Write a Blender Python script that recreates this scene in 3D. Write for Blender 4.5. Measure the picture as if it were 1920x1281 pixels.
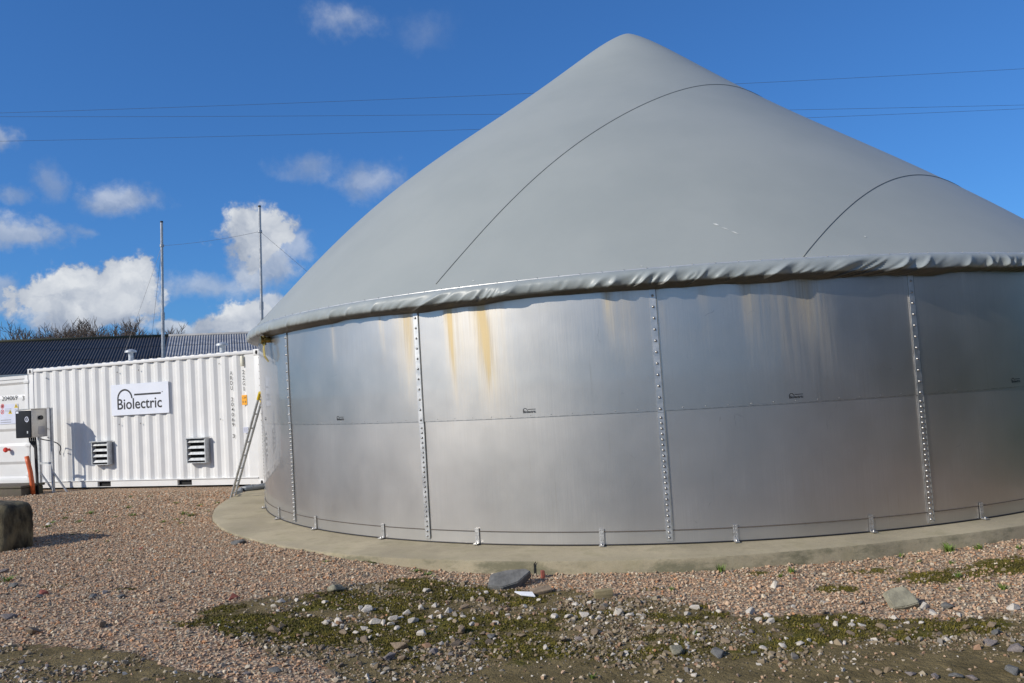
import bpy, bmesh, math, random
import numpy as np
from mathutils import Matrix, Vector
random.seed(7); rng = np.random.default_rng(7)
R_ = math.radians
for o in list(bpy.data.objects): bpy.data.objects.remove(o)
scn = bpy.context.scene
COL = scn.collection

# ------------------------------------------------------------------ camera
FPX, PITCH, ROLL, EYE = 1517.9, R_(3.003), R_(-3.5015), 1.5901
EYEP = np.array([0, 0, EYE])
_u0 = np.array([0, -math.sin(PITCH), math.cos(PITCH)]); _x0 = np.array([1.0, 0, 0])
FWD = np.array([0, math.cos(PITCH), math.sin(PITCH)])
RGT = math.cos(ROLL) * _x0 + math.sin(ROLL) * _u0
UPV = -math.sin(ROLL) * _x0 + math.cos(ROLL) * _u0
cam = bpy.data.cameras.new('camera'); camo = bpy.data.objects.new('camera', cam); COL.objects.link(camo)
m = Matrix.Identity(4)
for i in range(3):
    m[i][0] = RGT[i]; m[i][1] = UPV[i]; m[i][2] = -FWD[i]; m[i][3] = EYEP[i]
camo.matrix_world = m
cam.sensor_width = 36.0; cam.lens = FPX / 1920 * 36.0; cam.clip_start = 0.1; cam.clip_end = 5000
scn.camera = camo

# ------------------------------------------------------------------ light, sky, exposure
SUN_PHI, SUN_EL = R_(-150), R_(30)           # plan angle of the direction towards the sun (from +X), elevation
SUND = np.array([math.cos(SUN_EL) * math.cos(SUN_PHI), math.cos(SUN_EL) * math.sin(SUN_PHI), math.sin(SUN_EL)])
sl = bpy.data.lights.new('sun', 'SUN'); sl.energy = 4.2; sl.angle = R_(0.53); sl.color = (1.0, 0.93, 0.82)
so = bpy.data.objects.new('sun', sl); COL.objects.link(so); so.location = (-30, -20, 40)
so.rotation_euler = Vector(SUND).to_track_quat('Z', 'Y').to_euler()
scn.view_settings.view_transform = 'Standard'; scn.view_settings.look = 'None'
scn.view_settings.exposure = 0.0; scn.view_settings.gamma = 1.0; scn.view_settings.use_curve_mapping = False
scn.render.engine = 'CYCLES'
scn.cycles.max_bounces = 6; scn.cycles.diffuse_bounces = 3; scn.cycles.glossy_bounces = 4

class NT:
    """tiny helper to write node trees"""
    def __init__(s, tree): s.t = tree
    def n(s, typ, ins=None, **kw):
        nd = s.t.nodes.new(typ)
        for k, v in kw.items(): setattr(nd, k, v)
        for k, v in (ins or {}).items(): s.set(nd.inputs[k], v)
        return nd
    def set(s, sock, v):
        if isinstance(v, bpy.types.Node): v = v.outputs[0]
        if isinstance(v, bpy.types.NodeSocket): s.t.links.new(v, sock)
        else: sock.default_value = v
    def m(s, op, a, b=0.0, c=None, clamp=False):
        nd = s.t.nodes.new('ShaderNodeMath'); nd.operation = op; nd.use_clamp = clamp
        s.set(nd.inputs[0], a); s.set(nd.inputs[1], b)
        if c is not None: s.set(nd.inputs[2], c)
        return nd.outputs[0]
    def vm(s, op, a, b=(0, 0, 0), out=0):
        nd = s.t.nodes.new('ShaderNodeVectorMath'); nd.operation = op
        s.set(nd.inputs[0], a); s.set(nd.inputs[1], b)
        return nd.outputs[out]
    def mix(s, f, a, b, mode='MIX'):
        nd = s.t.nodes.new('ShaderNodeMix'); nd.data_type = 'RGBA'; nd.blend_type = mode
        s.set(nd.inputs[0], f); s.set(nd.inputs[6], a); s.set(nd.inputs[7], b)
        return nd.outputs[2]
    def ss(s, x, lo, hi, a=0.0, b=1.0):
        nd = s.t.nodes.new('ShaderNodeMapRange'); nd.interpolation_type = 'SMOOTHSTEP'
        for i, v in enumerate((x, lo, hi, a, b)): s.set(nd.inputs[i], v)
        return nd.outputs[0]
    def noise(s, vec, scale, detail=4, rough=0.55, dist=0.0, out=0):
        nd = s.n('ShaderNodeTexNoise', {'Scale': scale, 'Detail': detail, 'Roughness': rough, 'Distortion': dist})
        if vec is not None: s.set(nd.inputs['Vector'], vec)
        return nd.outputs[out]
    def ramp(s, f, stops):
        nd = s.t.nodes.new('ShaderNodeValToRGB'); s.set(nd.inputs[0], f)
        cr = nd.color_ramp
        while len(cr.elements) < len(stops): cr.elements.new(0.5)
        for e, (p, c) in zip(cr.elements, stops): e.position = p; e.color = (*c, 1)
        return nd.outputs[0]

def pix_dir(x, y):
    d = FWD + RGT * (x - 960) / FPX + UPV * (640.5 - y) / FPX
    return d / np.linalg.norm(d)

world = bpy.data.worlds.new('World'); scn.world = world; world.use_nodes = True
wt = world.node_tree; wt.nodes.clear(); W = NT(wt)
sky = W.n('ShaderNodeTexSky', sky_type='NISHITA', sun_disc=False)
sky.sun_elevation = SUN_EL; sky.sun_rotation = math.pi / 2 - SUN_PHI
sky.altitude = 100; sky.air_density = 1.0; sky.dust_density = 0.25; sky.ozone_density = 2.6
dirv = W.n('ShaderNodeTexCoord').outputs['Generated']
sep = W.n('ShaderNodeSeparateXYZ', {0: dirv})
warp = W.noise(dirv, 14.0, 5, 0.6, out=1)
wv = W.vm('ADD', dirv, W.vm('MULTIPLY', W.vm('SUBTRACT', warp, (0.5, 0.5, 0.5)), (0.055, 0.055, 0.055)))
fine = W.noise(dirv, 26.0, 8, 0.62)
# cumulus in view: (photo x, y of centre, half width, half height, peak density, softness)
CL = [(165, 560, 112, 62, 1.15, .22), (225, 535, 62, 46, 1.1, .22), (110, 590, 70, 36, .9, .3), (232, 376, 92, 38, .62, .6), (480, 440, 72, 58, 1.1, .28), (500, 500, 88, 55, .8, .45),
      (380, 535, 78, 28, .55, .6), (440, 600, 70, 36, 1.05, .25), (505, 590, 60, 38, .9, .3), (650, 48, 70, 36, .46, .8), (800, 60, 75, 40, .2, .9), (590, 320, 90, 28, .42, .7), (700, 340, 80, 42, .55, .7), (555, 470, 50, 32, .6, .5),
      (30, 442, 80, 34, .7, .5), (105, 345, 26, 38, .42, .7), (0, 268, 34, 26, .6, .5), (330, 615, 52, 18, .85, .35), (0, 545, 34, 34, .6, .5), (35, 366, 28, 14, .4, .7), (150, 440, 24, 12, .35, .7)]
dens = None; lit = None
for (cx_, cy_, a_, b_, pk, sf) in CL:
    c = pix_dir(cx_, cy_); r = np.cross(c, (0, 0, 1)); r /= np.linalg.norm(r); u = np.cross(r, c)
    du = W.vm('DOT_PRODUCT', wv, tuple(r * FPX / a_), out=1); dv = W.vm('DOT_PRODUCT', wv, tuple(u * FPX / b_), out=1)
    front = W.m('GREATER_THAN', W.vm('DOT_PRODUCT', dirv, tuple(c), out=1), 0.5)
    rr = W.m('SQRT', W.m('ADD', W.m('MULTIPLY', du, du), W.m('MULTIPLY', dv, dv)))
    e = W.m('SUBTRACT', 1.12, rr)
    e = W.m('ADD', e, W.m('MULTIPLY', W.m('SUBTRACT', fine, 0.52), 1.9))
    d = W.m('MULTIPLY', W.m('MULTIPLY', W.ss(e, 0.0, sf * 1.6), pk), front)
    l = W.m('MULTIPLY', W.m('MULTIPLY', W.ss(dv, -0.95, 0.6), d), 1.0)
    dens = d if dens is None else W.m('MAXIMUM', dens, d)
    lit = l if lit is None else W.m('MAXIMUM', lit, l)
# the same broken cumulus going on round the rest of the sky
far = W.ss(W.vm('DOT_PRODUCT', dirv, tuple(FWD), out=1), 0.74, 0.60)
big = W.noise(W.vm('MULTIPLY', dirv, (1, 1, 2.2)), 4.2, 7, 0.58)
gen = W.m('MULTIPLY', W.m('MULTIPLY', W.ss(big, 0.45, 0.60), W.ss(sep.outputs[2], 0.0, 0.05)), W.m('MULTIPLY', far, W.ss(sep.outputs[2], 0.85, 0.45)))
dens = W.m('MAXIMUM', dens, W.m('MULTIPLY', gen, 0.92), clamp=True); lit = W.m('MAXIMUM', lit, W.m('MULTIPLY', gen, 0.6))
shade = W.noise(W.vm('ADD', wv, tuple(np.array([-.5, .2, .85]) * .012)), 20.0, 4, 0.55, 0.4)
lt = W.m('ADD', W.m('MULTIPLY', lit, 0.62), W.m('MULTIPLY', W.m('SUBTRACT', shade, 0.47), 2.6), clamp=True)
ccol = W.mix(lt, (3.3, 3.9, 5.0, 1), (7.3, 7.6, 8.0, 1))
skyg = W.n('ShaderNodeGamma', {'Color': sky, 'Gamma': 0.74})
skyc = W.mix(1.0, skyg, (0.43, 1.0, 1.85, 1), 'MULTIPLY')
final = W.mix(dens, skyc, ccol)
bg = W.n('ShaderNodeBackground', {'Color': final, 'Strength': 0.1})
wo = W.n('ShaderNodeOutputWorld', {'Surface': bg})
world.cycles.sampling_method = 'MANUAL'; world.cycles.sample_map_resolution = 512

# ------------------------------------------------------------------ helpers
def vnoise(x, y, seed=0):
    x = np.asarray(x, float); y = np.asarray(y, float)
    xi = np.floor(x).astype(np.int64); yi = np.floor(y).astype(np.int64); xf = x - xi; yf = y - yi
    def h(a, b):
        n = (a * 374761393 + b * 668265263 + seed * 1442695041) & 0xffffffff
        n = ((n ^ (n >> 13)) * 1274126177) & 0xffffffff
        return ((n ^ (n >> 16)) & 0xffff) / 65535.0
    u = xf * xf * (3 - 2 * xf); v = yf * yf * (3 - 2 * yf)
    return (h(xi, yi) * (1 - u) + h(xi + 1, yi) * u) * (1 - v) + (h(xi, yi + 1) * (1 - u) + h(xi + 1, yi + 1) * u) * v
def fbm(x, y, seed=0, oct=4):
    s = 0; a = 0.5; t = 0
    for k in range(oct): s = s + a * vnoise(x * 2 ** k, y * 2 ** k, seed + k); t += a; a *= 0.55
    return s / t
def sstep(x, a, b):
    t = np.clip((x - a) / (b - a), 0, 1); return t * t * (3 - 2 * t)

class MB:
    def __init__(s): s.v = []; s.f = []
    def add(s, vs, fs):
        b = len(s.v); s.v += [tuple(float(c) for c in v) for v in vs]; s.f += [tuple(i + b for i in f) for f in fs]; return s
    def box(s, c, d, M=None, bev=0.0):
        """centre c, full size d, optional 3x3 of axes (columns)"""
        hx, hy, hz = d[0] / 2, d[1] / 2, d[2] / 2
        if bev > 0:
            bm = bmesh.new(); bmesh.ops.create_cube(bm, size=1.0)
            bmesh.ops.scale(bm, vec=d, verts=bm.verts)
            bmesh.ops.bevel(bm, geom=list(bm.edges), offset=bev, segments=2, affect='EDGES', profile=0.5)
            vs = np.array([v.co[:] for v in bm.verts]); bm.verts.index_update(); fs = [[v.index for v in f.verts] for f in bm.faces]; bm.free()
        else:
            vs = np.array([(x * hx, y * hy, z * hz) for x in (-1, 1) for y in (-1, 1) for z in (-1, 1)])
            fs = [(0, 1, 3, 2), (4, 6, 7, 5), (0, 4, 5, 1), (2, 3, 7, 6), (0, 2, 6, 4), (1, 5, 7, 3)]
        if M is not None: vs = vs @ np.asarray(M).T
        return s.add(vs + np.asarray(c), fs)
    def tube(s, pts, r, n=8, caps=True):
        pts = [np.asarray(p, float) for p in pts]; k = len(pts)
        rs = r if hasattr(r, '__len__') else [r] * k
        vs = []; up = None
        for i, p in enumerate(pts):
            t = pts[min(i + 1, k - 1)] - pts[max(i - 1, 0)]; t = t / (np.linalg.norm(t) + 1e-12)
            if up is None:
                a = np.array([0, 0, 1.0]) if abs(t[2]) < .9 else np.array([1.0, 0, 0])
                up = np.cross(np.cross(t, a), t)
            up = up - t * (up @ t); up /= np.linalg.norm(up) + 1e-12; sd = np.cross(t, up)
            for j in range(n):
                an = 2 * math.pi * j / n; vs.append(p + rs[i] * (math.cos(an) * up + math.sin(an) * sd))
        fs = [(i * n + j, i * n + (j + 1) % n, (i + 1) * n + (j + 1) % n, (i + 1) * n + j) for i in range(k - 1) for j in range(n)]
        if caps: fs += [tuple(range(n))[::-1], tuple(range((k - 1) * n, k * n))]
        return s.add(vs, fs)
    def grid(s, P, closed_u=False):
        """P: array (nu,nv,3)"""
        nu, nv = P.shape[:2]; vs = P.reshape(-1, 3); fs = []
        for i in range(nu if closed_u else nu - 1):
            i2 = (i + 1) % nu
            for j in range(nv - 1): fs.append((i * nv + j, i2 * nv + j, i2 * nv + j + 1, i * nv + j + 1))
        return s.add(vs, fs)
    def build(s, name, mat, parent=None, smooth=False, loc=(0, 0, 0), auto=None):
        me = bpy.data.meshes.new(name); me.from_pydata(s.v, [], s.f); me.update()
        if auto or smooth:
            me.polygons.foreach_set('use_smooth', [True] * len(me.polygons))
            if auto: me.set_sharp_from_angle(angle=R_(auto))
        if mat: me.materials.append(mat)
        o = bpy.data.objects.new(name, me); COL.objects.link(o); o.location = loc
        if parent: o.parent = parent
        return o
def tag(o, label=None, cat=None, group=None, kind=None):
    if label: o['label'] = label
    if cat: o['category'] = cat
    if group: o['group'] = group
    if kind: o['kind'] = kind
    return o
def empty(name, loc=(0, 0, 0), rz=0.0, label=None, cat=None, group=None):
    o = bpy.data.objects.new(name, None); o.empty_display_size = 0.2; COL.objects.link(o)
    o.location = loc; o.rotation_euler = (0, 0, rz); return tag(o, label, cat, group)
def copy_tree(o, parent=None):
    c = o.copy(); COL.objects.link(c); c.parent = parent
    for ch in list(o.children): copy_tree(ch, c)
    return c
def text_geo(s, width=None, height=None, bold=0.0):
    cu = bpy.data.curves.new('t', 'FONT'); cu.body = s; cu.size = 1.0; cu.resolution_u = 3; cu.offset = bold
    ob = bpy.data.objects.new('t', cu); COL.objects.link(ob)
    ev = ob.evaluated_get(bpy.context.evaluated_depsgraph_get()); me = ev.to_mesh()
    vs = np.array([v.co[:] for v in me.vertices]); fs = [tuple(p.vertices) for p in me.polygons]
    ev.to_mesh_clear(); bpy.data.objects.remove(ob); bpy.data.curves.remove(cu)
    vs[:, :2] -= vs[:, :2].min(0); ext = vs[:, :2].max(0)
    if height: vs[:, :2] *= height / ext[1]
    if width:
        vs[:, 0] *= width / (ext[0] * (height / ext[1] if height else 1))
        if not height: vs[:, 1] *= width / ext[0]
    return vs, fs
def arc_strip(r0, r1, a0, a1, n=24):
    vs = []; fs = []
    for i in range(n + 1):
        a = a0 + (a1 - a0) * i / n
        vs += [(r0 * math.cos(a), r0 * math.sin(a), 0), (r1 * math.cos(a), r1 * math.sin(a), 0)]
    for i in range(n): fs.append((2 * i, 2 * i + 1, 2 * i + 3, 2 * i + 2))
    return np.array(vs), fs
def logo_geo(w, bold=0.0, th=.026):
    """arch, bar and word of the maker's mark, width w, origin lower left, in the XY plane"""
    mb = MB()
    v, f = text_geo('Biolectric', width=w, bold=bold); h = v[:, 1].max(); mb.add(v, f)
    ra = 0.175 * w; v, f = arc_strip(ra - th * w, ra, 0.03, math.pi - 0.03); v = v + np.array([ra, h * 0.98, 0]); v[:, 1] = h * 0.98 + (v[:, 1] - h * 0.98) * 1.0; mb.add(v, f)
    x0, x1, y0 = 0.39 * w, 0.985 * w, h + 0.045 * w
    mb.add([(x0, y0, 0), (x1, y0, 0), (x1, y0 + th * w, 0), (x0, y0 + th * w, 0)], [(0, 1, 2, 3)])
    return np.array(mb.v), mb.f

def gz(x, y):
    x = np.asarray(x, float); y = np.asarray(y, float)
    base = -0.025 - 0.1 * sstep(x, -2.4, -0.2) * (1 - sstep(y, 9.5, 13)) - 0.03 * sstep(y, 10.5, 14.5)
    base = base - 0.02 * sstep(7.5 - y, 0, 3)
    near = 1 - sstep(np.hypot(x, y - 9), 14, 22)
    return base + near * (0.05 * (fbm(x * .7, y * .7, 3, 3) - .5) * sstep(8.0 - y, 0, 1.5) + 0.022 * (fbm(x * 2.3, y * 2.3, 9, 3) - .5))
def at_z(x, y, z):
    d = pix_dir(x, y); return EYEP + d * ((z - EYE) / d[2])
def on_ground(x, y):
    z = -0.1
    for _ in range(6):
        P = at_z(x, y, z); z = float(gz(P[0], P[1]))
    return np.array([P[0], P[1], z])

# ------------------------------------------------------------------ materials
def mat(name, col, rough=0.6, metal=0.0, noise_amt=0.12, nscale=6.0, bump=0.0, bscale=40.0, spec=0.5, stretch=(1, 1, 1)):
    mt = bpy.data.materials.new(name); mt.use_nodes = True; t = mt.node_tree; t.nodes.clear(); N = NT(t)
    tc = N.n('ShaderNodeTexCoord').outputs['Object']
    v = N.vm('MULTIPLY', tc, stretch)
    nz = N.noise(v, nscale, 6, 0.6)
    dark = tuple(c * (1 - noise_amt) for c in col) + (1,); lite = tuple(min(1, c * (1 + noise_amt)) for c in col) + (1,)
    c = N.mix(N.ss(nz, 0.3, 0.7), dark, lite)
    b = N.n('ShaderNodeBsdfPrincipled', {'Base Color': c, 'Roughness': N.ss(nz, 0.2, 0.8, max(0.02, rough - 0.06), rough + 0.06), 'Metallic': metal, 'Specular IOR Level': spec})
    if bump > 0:
        bn = N.n('ShaderNodeBump', {'Strength': bump, 'Distance': 0.01, 'Height': N.noise(v, bscale, 5, 0.6)})
        N.set(b.inputs['Normal'], bn)
    N.n('ShaderNodeOutputMaterial', {'Surface': b}); return mt
M = {}
M['black'] = mat('black_print', (0.02, 0.021, 0.024), 0.6)
M['rubber'] = mat('black_rubber', (0.018, 0.018, 0.02), 0.55)
M['dark_hole'] = mat('dark_cavity', (0.012, 0.012, 0.012), 0.9)
M['galv'] = mat('galvanised_steel', (0.5, 0.52, 0.53), 0.5, 0.35, 0.18, 18)
M['zinc_strip'] = mat('steel_strip', (0.66, 0.655, 0.64), 0.44, 1.0, 0.1, 12)
M['bracket'] = mat('bracket_steel', (0.62, 0.61, 0.59), 0.46, 0.95, 0.15, 20)
M['bolt'] = mat('bolt_steel', (0.40, 0.39, 0.37), 0.42, 0.95, 0.2, 30)
M['paint_white'] = mat('white_container_paint', (0.70, 0.70, 0.685), 0.42, 0, 0.03, 2.5, 0.05, 60)
M['sign_white'] = mat('white_sign_board', (0.74, 0.77, 0.84), 0.35, 0, 0.02, 4)
M['grey_print'] = mat('grey_print', (0.3, 0.31, 0.36), 0.6)
M['blue_grey_print'] = mat('pale_blue_sheet', (0.62, 0.65, 0.76), 0.5, 0, 0.03, 5)
M['orange'] = mat('orange_sticker', (0.85, 0.38, 0.02), 0.45)
M['yellow'] = mat('yellow_plastic', (0.72, 0.52, 0.03), 0.5)
M['red'] = mat('red_plastic', (0.65, 0.05, 0.03), 0.35)
M['conduit'] = mat('orange_conduit', (0.62, 0.12, 0.03), 0.45, 0, 0.15, 14)
M['cabinet_dark'] = mat('dark_cabinet_door', (0.02, 0.023, 0.029), 0.75, 0, 0.15, 8, spec=0.15)
M['cabinet_steel'] = mat('cabinet_steel', (0.5, 0.48, 0.45), 0.4, 0.8, 0.08, 6)
M['pvc'] = mat('grey_pvc', (0.16, 0.18, 0.2), 0.4)
M['brass'] = mat('brass', (0.30, 0.22, 0.07), 0.35, 0.9, 0.25, 30)
M['mast'] = mat('mast_steel', (0.42, 0.43, 0.44), 0.4, 0.6, 0.15, 10)
M['wire'] = mat('wire', (0.1, 0.105, 0.12), 0.5, 0.3)
M['seam'] = mat('welded_seam', (0.22, 0.23, 0.22), 0.6)
M['rail'] = mat('aluminium_clamp_rail', (0.72, 0.71, 0.68), 0.4, 0.6)
M['barn_wall'] = mat('barn_boards', (0.045, 0.042, 0.04), 0.8, 0, 0.3, 5)
M['slate_stone'] = mat('slate', (0.14, 0.138, 0.128), 0.75, 0, 0.3, 14, 0.6, 40)
M['grey_stone'] = mat('grey_green_stone', (0.25, 0.232, 0.165), 0.85, 0, 0.28, 14, 0.5, 60)
M['brown_stone'] = mat('brown_stone', (0.22, 0.165, 0.11), 0.88, 0, 0.3, 16, 0.5, 60)
M['white_stone'] = mat('white_limestone', (0.60, 0.545, 0.46), 0.85, 0, 0.2, 24, 0.6, 60)
M['purple_stone'] = mat('purple_grey_stone', (0.21, 0.18, 0.165), 0.85, 0, 0.25, 16, 0.5, 60)
M['red_stone'] = mat('red_brick_stone', (0.26, 0.075, 0.05), 0.85, 0, 0.3, 20, 0.5, 60)
M['wood'] = mat('weathered_wood', (0.27, 0.22, 0.12), 0.85, 0, 0.25, 10, 0.4, 50, stretch=(1, 8, 8))
M['tile_white'] = mat('white_glazed_tile', (0.78, 0.8, 0.83), 0.15)
M['grass'] = mat('green_grass', (0.13, 0.20, 0.03), 0.7, 0, 0.35, 30)
M['moss'] = mat('olive_moss', (0.112, 0.092, 0.013), 0.9, 0, 0.55, 7)
M['bark'] = mat('bare_branches', (0.13, 0.1, 0.08), 0.9, 0, 0.3, 3)
M['roof_dark'] = mat('dark_fibre_cement', (0.033, 0.032, 0.034), 0.55, 0, 0.3, 1.2)
M['roof_light'] = mat('grey_fibre_cement', (0.27, 0.275, 0.285), 0.6, 0, 0.25, 1.2)

def steel_mat(name, base, rough, stainamt, aniso=0.0):
    mt = bpy.data.materials.new(name); mt.use_nodes = True; t = mt.node_tree; t.nodes.clear(); N = NT(t)
    uv = N.n('ShaderNodeUVMap', uv_map='wall').outputs[0]
    att = N.n('ShaderNodeAttribute', attribute_name='stain')
    st = att.outputs['Fac']
    grain = N.noise(N.vm('MULTIPLY', uv, (90, 1.2, 1)), 1.0, 3, 0.6)
    cloud = N.noise(N.vm('MULTIPLY', uv, (1.6, 1.1, 1)), 1.0, 5, 0.6)
    streak = N.noise(N.vm('MULTIPLY', uv, (22, 0.9, 1)), 1.0, 5, 0.6, 0.3)
    streak2 = N.noise(N.vm('MULTIPLY', uv, (60, 1.6, 1)), 1.0, 4, 0.6, 0.2)
    c = N.mix(N.ss(cloud, 0.3, 0.7), tuple(x * 0.93 for x in base) + (1,), tuple(x * 1.04 for x in base) + (1,))
    c = N.mix(N.ss(grain, 0.35, 0.7), c, tuple(x * 0.97 for x in base) + (1,))
    brk = N.m('MULTIPLY', N.m('ADD', 0.1, N.m('MULTIPLY', streak, 1.2)), N.m('ADD', 0.45, N.m('MULTIPLY', streak2, 1.1)))
    s1 = N.m('MULTIPLY', N.ss(N.m('MULTIPLY', st, brk), 0.05, 1.0), stainamt, clamp=True)
    weak = N.m('MULTIPLY', N.m('MULTIPLY', N.ss(streak, 0.56, 0.8), N.ss(streak2, 0.4, 0.7)), 0.38)
    scol = N.mix(N.ss(streak2, 0.35, 0.65), (0.56, 0.47, 0.30, 1), (0.42, 0.36, 0.27, 1))
    scol = N.mix(att.outputs['Color'], scol, scol)
    strong = N.m('MULTIPLY', N.ss(N.m('MULTIPLY', st, brk), 0.55, 1.3), 0.8)
    scol = N.mix(strong, scol, (0.60, 0.43, 0.15, 1))
    c = N.mix(N.m('MAXIMUM', s1, weak), c, scol)
    # scuffs
    sc = N.n('ShaderNodeTexVoronoi', {'Scale': 1.0, 'Vector': N.vm('ADD', N.vm('MULTIPLY', uv, (5, 3.4, 1)), N.vm('MULTIPLY', N.noise(uv, 7, 2, .5, out=1), (.5, .5, 0)))}, feature='DISTANCE_TO_EDGE')
    scm = N.m('MULTIPLY', N.ss(sc.outputs['Distance'], 0.012, 0.0), N.ss(N.noise(uv, 3.1, 3, .6), 0.62, 0.72))
    c = N.mix(N.m('MULTIPLY', scm, 0.35), c, (0.2, 0.2, 0.2, 1))
    rg = N.m('ADD', N.m('ADD', rough, N.m('MULTIPLY', N.m('SUBTRACT', cloud, 0.5), 0.12)), N.m('MULTIPLY', s1, 0.25))
    b = N.n('ShaderNodeBsdfPrincipled', {'Base Color': c, 'Roughness': rg, 'Metallic': N.m('SUBTRACT', 1.0, N.m('MULTIPLY', s1, 0.6)), 'Coat Weight': aniso, 'Coat Roughness': 0.04, 'Coat IOR': 1.5})
    wav = N.noise(N.vm('MULTIPLY', uv, (0.9, 1.4, 1)), 1.0, 2, 0.5)
    hgt = N.m('ADD', N.m('MULTIPLY', grain, 0.0006), N.m('MULTIPLY', wav, 0.004))
    bn = N.n('ShaderNodeBump', {'Strength': 1.0, 'Distance': 1.0, 'Height': hgt}); N.set(b.inputs['Normal'], bn)
    N.n('ShaderNodeOutputMaterial', {'Surface': b}); return mt
M['steel_up'] = steel_mat('bright_stainless_sheet', (0.63, 0.60, 0.56), 0.40, 0.8, 0.6)
M['steel_low'] = steel_mat('dull_stainless_sheet', (0.60, 0.575, 0.54), 0.45, 0.35, 0.6)

def membrane_mat():
    mt = bpy.data.materials.new('grey_pvc_membrane'); mt.use_nodes = True; t = mt.node_tree; t.nodes.clear(); N = NT(t)
    tc = N.n('ShaderNodeTexCoord').outputs['Object']
    a = N.noise(tc, 0.7, 5, 0.6); g = N.noise(tc, 30, 4, 0.6)
    c = N.mix(N.ss(a, 0.3, 0.7), (0.30, 0.325, 0.312, 1), (0.332, 0.355, 0.338, 1))
    c = N.mix(N.ss(g, 0.62, 0.8, 0, 0.12), c, (0.25, 0.26, 0.25, 1))
    b = N.n('ShaderNodeBsdfPrincipled', {'Base Color': c, 'Roughness': 0.48, 'Specular IOR Level': 0.4})
    N.n('ShaderNodeOutputMaterial', {'Surface': b}); return mt
M['membrane'] = membrane_mat()
def skirt_mat():
    mt = bpy.data.materials.new('grey_pvc_skirt'); mt.use_nodes = True; t = mt.node_tree; t.nodes.clear(); N = NT(t)
    tc = N.n('ShaderNodeTexCoord').outputs['Object']
    z = N.n('ShaderNodeSeparateXYZ', {0: tc}).outputs[2]
    a = N.noise(tc, 5, 5, 0.6)
    c = N.mix(N.ss(a, 0.3, 0.7), (0.27, 0.30, 0.30, 1), (0.32, 0.35, 0.348, 1))
    dirt = N.m('MULTIPLY', N.ss(N.m('ADD', z, N.m('MULTIPLY', a, 0.03)), 2.485, 2.462), 0.9)  # dirty hem and the shade under the lip, painted together as one dark band
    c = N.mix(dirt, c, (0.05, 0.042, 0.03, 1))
    b = N.n('ShaderNodeBsdfPrincipled', {'Base Color': c, 'Roughness': 0.40, 'Specular IOR Level': 0.4})
    N.n('ShaderNodeOutputMaterial', {'Surface': b}); return mt
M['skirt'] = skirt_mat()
def concrete_mat(name, col, moss=0.3):
    mt = bpy.data.materials.new(name); mt.use_nodes = True; t = mt.node_tree; t.nodes.clear(); N = NT(t)
    tc = N.n('ShaderNodeTexCoord').outputs['Object']; nrm = N.n('ShaderNodeNewGeometry').outputs['Normal']
    nz = N.n('ShaderNodeSeparateXYZ', {0: nrm}).outputs[2]
    a = N.noise(tc, 1.6, 6, 0.62); b_ = N.noise(tc, 14, 6, 0.65); g = N.noise(tc, 110, 3, 0.6)
    c = N.mix(N.ss(a, 0.3, 0.7), tuple(x * 0.8 for x in col) + (1,), tuple(x * 1.12 for x in col) + (1,))
    c = N.mix(N.ss(b_, 0.5, 0.75, 0, 0.4), c, tuple(x * 0.62 for x in col) + (1,))
    c = N.mix(N.ss(g, 0.4, 0.7, 0, 0.3), c, tuple(x * 1.3 for x in col) + (1,))
    gm = N.m('MULTIPLY', N.ss(N.noise(tc, 3.2, 5, 0.65), 0.46, 0.68), moss)
    c = N.mix(gm, c, (0.13, 0.125, 0.05, 1))
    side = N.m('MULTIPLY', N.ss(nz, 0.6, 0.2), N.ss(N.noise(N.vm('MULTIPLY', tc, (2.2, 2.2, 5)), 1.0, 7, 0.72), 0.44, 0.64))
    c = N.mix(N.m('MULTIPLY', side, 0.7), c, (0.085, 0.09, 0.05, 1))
    pit = N.ss(N.noise(tc, 42, 5, 0.75), 0.60, 0.70)
    c = N.mix(N.m('MULTIPLY', pit, 0.45), c, (0.09, 0.08, 0.06, 1))
    c = N.mix(N.m('MULTIPLY', N.ss(N.noise(tc, 0.9, 6, 0.7), 0.45, 0.62), 0.35), c, tuple(x * 0.55 for x in col) + (1,))
    bs = N.n('ShaderNodeBsdfPrincipled', {'Base Color': c, 'Roughness': 0.88})
    bn = N.n('ShaderNodeBump', {'Strength': 0.5, 'Distance': 0.006, 'Height': N.m('ADD', g, N.m('MULTIPLY', b_, 1.5))}); N.set(bs.inputs['Normal'], bn)
    N.n('ShaderNodeOutputMaterial', {'Surface': bs}); return mt
M['concrete'] = concrete_mat('plinth_concrete', (0.37, 0.32, 0.215), 0.35)
M['slab'] = concrete_mat('slab_concrete', (0.40, 0.37, 0.30), 0.1)
M['old_block'] = mat('weathered_block', (0.085, 0.072, 0.042), 0.9, 0, 0.9, 5.0, 0.9, 22, stretch=(1.6, 1.6, .7))
M['cover'] = concrete_mat('stained_cover', (0.12, 0.1, 0.075), 0.4)

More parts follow.
